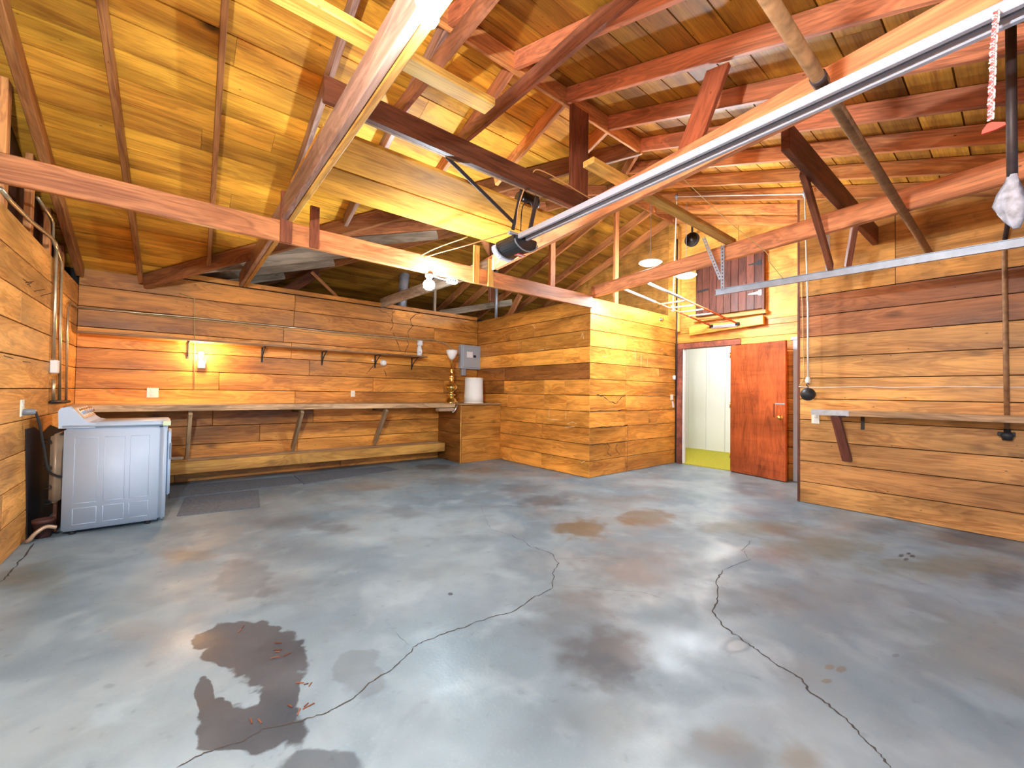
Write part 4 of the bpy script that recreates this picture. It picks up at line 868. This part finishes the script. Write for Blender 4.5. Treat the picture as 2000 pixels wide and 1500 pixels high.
# room beyond
rm = struct(sheet('wall_room', [[(9.17, 0.5, 0), (9.17, 6.5, 0), (9.17, 6.5, 2.45), (9.17, .5, 2.45)], [(XD+.14, 6.5, 0), (9.17, 6.5, 0), (9.17, 6.5, 2.45), (XD+.14, 6.5, 2.45)],
                                [(XD+.14, .5, 0), (9.17, .5, 0), (9.17, .5, 2.45), (XD+.14, .5, 2.45)], [(XD+.14, .5, 0), (XD+.14, DY0-.07, 0), (XD+.14, DY0-.07, 2.45), (XD+.14, .5, 2.45)], [(XD+.14, DY1+.09, 0), (XD+.14, 6.5, 0), (XD+.14, 6.5, 2.45), (XD+.14, DY1+.09, 2.45)],
                                [(XD+.14, DY0-.07, DH+.09), (XD+.14, DY1+.09, DH+.09), (XD+.14, DY1+.09, 2.45), (XD+.14, DY0-.07, 2.45)]], 'plaster'), 'pale room beyond the doorway')
for k, y in enumerate([3.2+.4064*i for i in range(-2, 7)]):
    box('wall_panel', (9.135, y+.003, 0), (9.165, y+.4034, 2.44), 'white_wall', rm, .004)
struct(box('ceiling_room', (XD+.14, .5, 2.45), (9.17, 6.5, 2.5), 'plaster', bev=0)); struct(box('floor_room', (XD+.02, .5, -.05), (9.17, 6.5, .012), 'carpet', bev=0), 'yellow-green carpet beyond the doorway')
rl = thing('room_lamp', (8.2, 3.6, 2.45), 'round ceiling lamp in the pale room', 'lamp')
lathe('globe', (8.2, 3.6, 2.45), [(0, -.1), (.1, -.085), (.15, -.04), (.15, 0), (0, 0)], 'lamp_white', rl); lamp('room_lamp_light', 'POINT', (8.2, 3.6, 2.25), 22, (1, .97, .9), .1, rl)

# hatch
y0, y1 = 2.48, 3.52; hz0, hz1 = 2.55, 3.42
hc = thing('attic_hatch', (XD-.03-.02, 3.0, hz0), 'dark brown vertical-board attic hatch on the plywood gable wall', 'hatch')
nb = 9
for k in range(nb):
    a = y0+(y1-y0)*k/nb; b = y0+(y1-y0)*(k+1)/nb; zt = min(hz1, min(Nz(a), Gz(b))-.2)
    o = prism('hatch_board', [(XD-.03-.05, a+.002, hz0), (XD-.03-.05, a+.002, zt), (XD-.03-.05, b-.002, zt), (XD-.03-.05, b-.002, hz0)], .03, 'hatch_wood', hc, .003, (-1, 0, 0)); tone(o, random.uniform(.5, .75), random.uniform(.2, .6))
tone(beam('side_trim', (XD-.03-.045, y0-.02, hz0-.1), (XD-.03-.045, y0-.02, hz1), .03, .065, 'hatch_wood', hc, up=(1, 0, 0)), .8, .4)
for zz in (hz0+.24, hz0+.7):
    h_ = poly('strap_hinge', [(XD-.03-.052, y0+.01, zz-.04), (XD-.03-.052, y0+.05, zz-.04), (XD-.03-.052, y0+.06, zz-.022), (XD-.03-.052, y0+.2, zz-.006), (XD-.03-.052, y0+.2, zz+.006), (XD-.03-.052, y0+.06, zz+.022), (XD-.03-.052, y0+.05, zz+.04), (XD-.03-.052, y0+.01, zz+.04)], .006, (-1, 0, 0), 'white_plastic' if zz < hz0+.5 else 'iron', hc)
beam('hasp', (XD-.03-.056, y1-.22, hz0+.44), (XD-.03-.056, y1-.03, hz0+.42), .012, .035, 'iron', hc)
tone(beam('sill', (XD-.03-.05, y0-.06, hz0-.06), (XD-.03-.05, y1+.02, hz0-.06), .08, .055, 'beam_yellow', hc), .95, .2)
tone(beam('ledger', (XD-.03-.045, y0-.02, 2.37), (XD-.03-.045, 3.62, 2.31), .06, .14, 'siding', hc), 1.15, .0)
# ladder
LF = (V3((XD-.12, 3.23, 2.36)), V3((XD-.12, 2.82, 2.35))); LT = (V3((4.92, 3.59, 2.725)), V3((4.92, 3.17, 2.715)))
la = thing('ladder', LF[0], 'orange ladder hinged below the attic hatch, raised by a rope', 'ladder')
for a, b in zip(LF, LT):
    d = b-a; tube('side_rail', [a, a+d*.66], .014, 'ladder_orange', la, 8); tube('rail_end', [a+d*.66, b], .018, 'galvanized', la, 10)
    lathe('foot', a+V3((-.0, 0, -.03)), [(0, 0), (.03, 0), (.032, .02), (.024, .05), (0, .05)], 'rubber', la, 10)
for k in range(6):
    t = .075+.107*k; tube('rung', [LF[0]+(LT[0]-LF[0])*t, LF[1]+(LT[1]-LF[1])*t], .012, 'ladder_rung' if k > 1 else 'ladder_orange', la, 8)
beam('hinge_plate', LF[0]+V3((.02, 0, -.02)), LF[1]+V3((.02, 0, -.02)), .05, .05, 'galvanized', la)
# hoist rope with counterweight ball
kn_ = LF[0]+(LT[0]-LF[0])*.47; pu1 = px(1322, 384, 0, 5.57); pu2 = px(1572, 379, 0, 5.50); bl = px(1578, 770, 0, 5.50)
hr = thing('hoist_rope', kn_, 'white hoist rope running over a pulley from the ladder to the iron ball', 'rope')
tube('rope', [kn_, pu1, pu2, (bl.x, bl.y, 2.2), bl+V3((0, 0, .17))], .0085, 'rope', hr, 6)
lathe('knot', kn_+V3((0, 0, -.04)), [(0, 0), (.03, .02), (.022, .05), (.034, .07), (.02, .1), (0, .11)], 'rope', hr, 7, smooth=False)
lathe('pulley', pu1+V3((.0, -.012, 0)), [(0, 0), (.04, 0), (.03, .012), (.04, .024), (0, .024)], 'galvanized', hr, 14, 'y'); lathe('pulley', pu2+V3((.0, -.012, 0)), [(0, 0), (.04, 0), (.03, .012), (.04, .024), (0, .024)], 'galvanized', hr, 14, 'y')
lathe('knot', bl+V3((0, 0, .12)), [(0, 0), (.02, .01), (.026, .04), (.016, .07), (0, .08)], 'rope', hr, 7, smooth=False)
ball = thing('counterweight_ball', bl, 'dark iron counterweight ball hanging on the white rope by the right wall', 'ball')
bm = bmesh.new(); bmesh.ops.create_uvsphere(bm, u_segments=28, v_segments=16, radius=.072); finish('ball', bm, 'iron', ball, Matrix.Translation(bl), True)
tube('hook', [bl+V3((0, 0, .068)), bl+V3((0, 0, .09)), bl+V3((0, .015, .105)), bl+V3((0, 0, .12)), bl+V3((0, -.012, .108))], .005, 'steel_dark', ball, 6, True, True)
# fan on gable
q = px(1350, 467, 0, XD-.03)
q.z = min(q.z, Gz(q.y)-.2) if False else q.z
q = px(1350, 467, 0, 6.2)
fn = thing('vent_fan', q, 'black round exhaust fan hanging below the roof by the gable wall', 'fan')
lathe('ring', q, [(.10, 0), (.11, 0), (.11, .05), (.10, .05), (.10, 0)], 'iron', fn, 28, 'x'); lathe('hub', q+V3((-.005, 0, 0)), [(0, 0), (.025, 0), (.03, .02), (.03, .04), (0, .04)], 'steel_dark', fn, 14, 'x')
for k in range(4):
    a = k*math.pi/2+.5; c_, s_2 = math.cos(a), math.sin(a); t_ = V3((0, -s_2, c_)); r_ = V3((0, c_, s_2))
    poly('blade', [q+r_*.028+t_*.012+V3((.012, 0, 0)), q+r_*.094+t_*.04+V3((.02, 0, 0)), q+r_*.094-t_*.035+V3((.0, 0, 0)), q+r_*.028-t_*.012], .004, (1, 0, 0), 'steel_dark', fn)
beam('hanger', q+V3((.03, 0, .12)), V3((q.x+.03, q.y, min(Nz(q.y), Gz(q.y))-.02)), .03, .02, 'iron', fn, up=(1, 0, 0)); 
# corner conduits by the ladder
o = tube('conduit_run', [(XD-.05, YQ-.05, 1.2), (XD-.05, YQ-.05, 4.0)], .013, 'black_pipe', None, 8); tag(o, 'dark cable pipe in the corner between closet and entry door', 'conduit')
o = beam('stud_post', (XD-.06, YQ-.10, 2.33), (XD-.06, YQ-.10, 4.2), .04, .05, 'beam_yellow', up=(1, 0, 0)); tone(o, .9, .3); tag(o, 'narrow yellow corner stud beside the plywood gable', 'post')
# pendant lamps
def pendant(k, pxy, label):
    q = px(*pxy, 2, 1.21+1.34*k)
    o = thing('pendant_lamp', q, label, 'lamp')
    lathe('housing', q, [(0, .03), (.03, .03), (.06, .022), (.14, .012), (.145, 0), (.135, -.004), (0, -.004)], 'white_plastic', o, 28)
    lathe('lens', q+V3((0, 0, -.005)), [(0, -.03), (.06, -.027), (.11, -.015), (.132, 0), (0, 0)], 'lamp_white', o, 28)
    top = min(Nz(q.y), Gz(q.y), Wz(q.x))-.02
    bm = bmesh.new(); z = .03; i = 0
    while z < top-q.z:
        tubebm(bm, [V3((.006*math.cos(a) if i % 2 else 0, 0 if i % 2 else .006*math.cos(a), z+.012+.011*math.sin(a))) for a in [j*math.pi/3 for j in range(7)]], .002, 4, cap=False); z += .02; i += 1
    finish('chain', bm, 'galvanized', o, Matrix.Translation(q), True)
    lamp('pendant_lamp_light', 'POINT', q+V3((0, 0, -.12)), 68, (.80, .92, 1), .1, o)
pendant(1.27, (1270, 513), 'lit round white pendant lamp hung above the closet corner'); pendant(1.27, (1340, 538), 'lit round white pendant lamp hung in front of the attic hatch')
# lamp on grey tie beam
q = V3((.66, 1.12, 2.74)); bl_ = thing('beam_lamp', q, 'lit white oval lamp on the side of the grey tie beam', 'lamp')
q = px(838, 6, 2, 2.605)
lathe('base', q, [(0, .012), (.05, .012), (.05, 0), (.035, -.012), (0, -.012)], 'white_plastic', bl_, 20); lathe('bulb', q+V3((0, 0, -.012)), [(.02, 0), (.034, -.02), (.038, -.04), (.028, -.06), (0, -.066)], 'lamp_white', bl_, 20)
lamp('beam_lamp_light', 'POINT', q+V3((0.02, 0, -.10)), 14, (.84, .93, 1), .06, bl_)

# added fill bulb out of view on the left, evens out the brightness
q = V3((-.45, .55, 2.30)); cbx = thing('fill_bulb', q, 'added bare bulb out of view by the left wall, fills the garage with even light', 'lamp')
tube('cord', [q+V3((0, 0, .05)), V3((-.45, .55, Nz(.55)-.02))], .005, 'rubber', cbx, 6); lathe('socket', q+V3((0, 0, 0)), [(0, 0), (.022, 0), (.022, .06), (0, .06)], 'black_plastic', cbx, 12)
lathe('bulb', q, [(.016, 0), (.03, -.04), (.036, -.07), (.026, -.1), (0, -.108)], 'lamp_white', cbx, 16); lamp('fill_bulb_light', 'POINT', q+V3((0, 0, -.14)), 210, (.86, .94, 1), .05, cbx)

# ================================================================== RIGHT SHELF
rz = px(1590, 800, 0, 5.3).z; rx = 5.30
y0s = px(1584, 804, 0, rx).y
rs_ = thing('wall_bench', (5.45, 0, rz), 'narrow plank work shelf with taped end on the right wall', 'shelf')
for a, b in ((rx+.03, rx+.17), (rx+.174, XR-.004)): tone(beam('shelf_plank', ((a+b)/2, y0s, rz-.02), ((a+b)/2, YF+.1, rz-.02), b-a, .02, 'bench_wood', rs_, anchor='b'), 1.25, .6)
tone(beam('front_edge', (rx+.014, y0s, rz-.055), (rx+.014, YF+.1, rz-.055), .028, .055, 'bench_wood', rs_, anchor='b'), 1.3, .6)
y1s = px(1658, 806, 0, rx).y; beam('tape', (rx+.013, y0s+.001, rz-.056), (rx+.013, y1s, rz-.056), .031, .058, 'tape_gray', rs_, anchor='b', bev=.002)
A = px(1632, 815, 0, rx+.06); B = px(1655, 900, 0, XR-.02); A.z = rz-.06
tone(beam('brace', A, B, .085, .04, 'hatch_wood', rs_), 1.3, .4); box('bracket', (XR-.012, y1s-.06, rz-.2), (XR-.001, y1s-.03, rz-.022), 'iron', rs_, .001)
box('bearer', (rx+.03, A.y-.03, rz-.075), (XR-.004, A.y+.03, rz-.021), 'hatch_wood', rs_)
# cable along right wall
o = tube('wire', [px(1560, 755, 0, XR-.01), px(1600, 757, 0, XR-.01), px(1690, 755, 0, XR-.01), px(1740, 757, 0, XR-.01), px(1860, 755, 0, XR-.01), px(2060, 758, 0, XR-.01)], .004, 'rope', None, 6, True, True); tag(o, 'thin white cable stapled along the right wall', 'wire')
o = tube('wire', [px(1565, 540, 0, XR-.012), px(1567, 600, 0, XR-.012), px(1569, 680, 0, XR-.012), px(1570, 735, 0, XR-.012), px(1561, 753, 0, XR-.012)], .0035, 'cable', None, 6, True, True); tag(o, 'thin tan wire running down the corner of the right wall', 'wire')
o = tube('wire', [px(1330, 345, 0, 4.1), px(1420, 430, 0, 4.15), px(1494, 490, 0, 4.17), px(1502, 510, 0, 4.2), px(1530, 545, 0, 4.38)], .003, 'cable', None, 6, True, True); tag(o, 'thin tan wire hanging over the rose-brown tie beam to the door track', 'wire')

# flat black sheet standing for the shadow low on the wall behind the dryer
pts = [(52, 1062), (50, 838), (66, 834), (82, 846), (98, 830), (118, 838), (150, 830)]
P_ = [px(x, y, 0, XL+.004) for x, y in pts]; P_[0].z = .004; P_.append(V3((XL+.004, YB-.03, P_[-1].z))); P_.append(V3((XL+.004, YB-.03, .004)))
o = poly('shadow_sheet', P_, .004, (1, 0, 0), 'shadow_black', None); tag(o, 'flat black shadow shape on the lower left wall behind the dryer', 'sheet')
# stain outlines, scuffs and tar lines on the planks
def wallmark(parent, pts, ax, val, nrm, w0, mat, nm='stain_line', sub=4, amp=2.0):
    P = []
    for (a, b) in zip(pts[:-1], pts[1:]):
        for k in range(sub): t = k/sub; P.append((a[0]+(b[0]-a[0])*t, a[1]+(b[1]-a[1])*t))
    P.append(pts[-1]); n_ = V3(nrm)
    W = [px(x+random.uniform(-amp, amp)*.5, y+random.uniform(-amp, amp)*.5, ax, val)+n_*.0015 for x, y in P]
    c = W[len(W)//2].copy(); bm = bmesh.new(); L = []
    for i, p in enumerate(W):
        t = (W[min(i+1, len(W)-1)]-W[max(i-1, 0)]).normalized(); q_ = n_.cross(t)*w0*random.uniform(.3, 1.2)
        L.append((bm.verts.new(p-c+q_), bm.verts.new(p-c-q_)))
    for A, B in zip(L[:-1], L[1:]): bm.faces.new((A[0], A[1], B[1], B[0]))
    finish(nm, bm, mat, parent, Matrix.Translation(c))
for pts in ([(742, 606), (756, 612), (764, 622), (768, 636), (762, 648)], [(768, 650), (775, 668), (782, 686)], [(832, 608), (812, 614), (800, 624), (806, 636), (796, 648), (800, 664)], [(770, 585), (775, 600), (768, 612)], [(792, 655), (798, 672), (790, 690)], [(736, 700), (728, 716), (716, 730)], [(750, 722), (754, 736)]):
    wallmark(wb, pts, 1, YB, (0, -1, 0), .006, 'mark')
for pts in ([(1166, 771), (1180, 775), (1190, 784), (1204, 788), (1214, 776), (1221, 771)], [(1154, 836), (1180, 834), (1205, 832), (1226, 831)], [(1226, 831), (1226, 860), (1225, 900), (1224, 922)], [(1154, 870), (1175, 868), (1200, 865), (1225, 862)], [(1185, 864), (1190, 874), (1186, 884), (1194, 892)], [(1205, 866), (1202, 878), (1210, 888)], [(1154, 804), (1190, 802), (1224, 801)]):
    wallmark(wq, pts, 1, YQ, (0, -1, 0), .006, 'mark')
for pts in ([(1050, 684), (1063, 682)], [(1066, 681), (1076, 680)], [(1068, 818), (1090, 820)], [(1104, 834), (1122, 833)], [(1108, 828), (1118, 824), (1126, 828)], [(1073, 795), (1072, 815)], [(1106, 800), (1105, 818)], [(1006, 640), (1012, 646)], [(1040, 634), (1046, 642)], [(1075, 896), (1080, 890)], [(1135, 905), (1142, 900)], [(1135, 660), (1138, 650), (1140, 662)]):
    wallmark(wp, pts, 0, XP, (-1, 0, 0), .004, 'scuff', 'scuff', 3, 1)
for pts in ([(1240, 680), (1241, 705)], [(1252, 690), (1252, 720)], [(1265, 700), (1264, 715)], [(1290, 684), (1296, 680)], [(1175, 695), (1186, 698)]):
    wallmark(wq, pts, 1, YQ, (0, -1, 0), .004, 'scuff', 'scuff', 3, 1)
# tally marks on left wall boards
for k, (a, b) in enumerate((((45, 545), (55, 552)), ((50, 552), (66, 550)), ((53, 556), (62, 552)), ((55, 555), (60, 560)), ((67, 569), (88, 565)), ((80, 578), (102, 572)), ((8, 695), (26, 700)), ((45, 706), (60, 708)))):
    o = beam('scratch', px(*a, 0, XL+.0012), px(*b, 0, XL+.0012), .002, .005, 'mark', wl, up=(0, .3, 1), bev=0)
hk = lathe('wall_hook', px(1290, 624, 1, YQ), [(0, 0), (.03, 0), (.03, -.01), (.012, -.02), (.012, -.04), (.024, -.05), (0, -.055)], 'chrome', None, 12, 'y'); tag(hk, 'small metal hook on the upper closet wall beside the ladder', 'hook')

# tidy helper properties; meshes with material need no custom matrix afterwards
for o in bpy.data.objects:
    if '_w' in o: del o['_w']
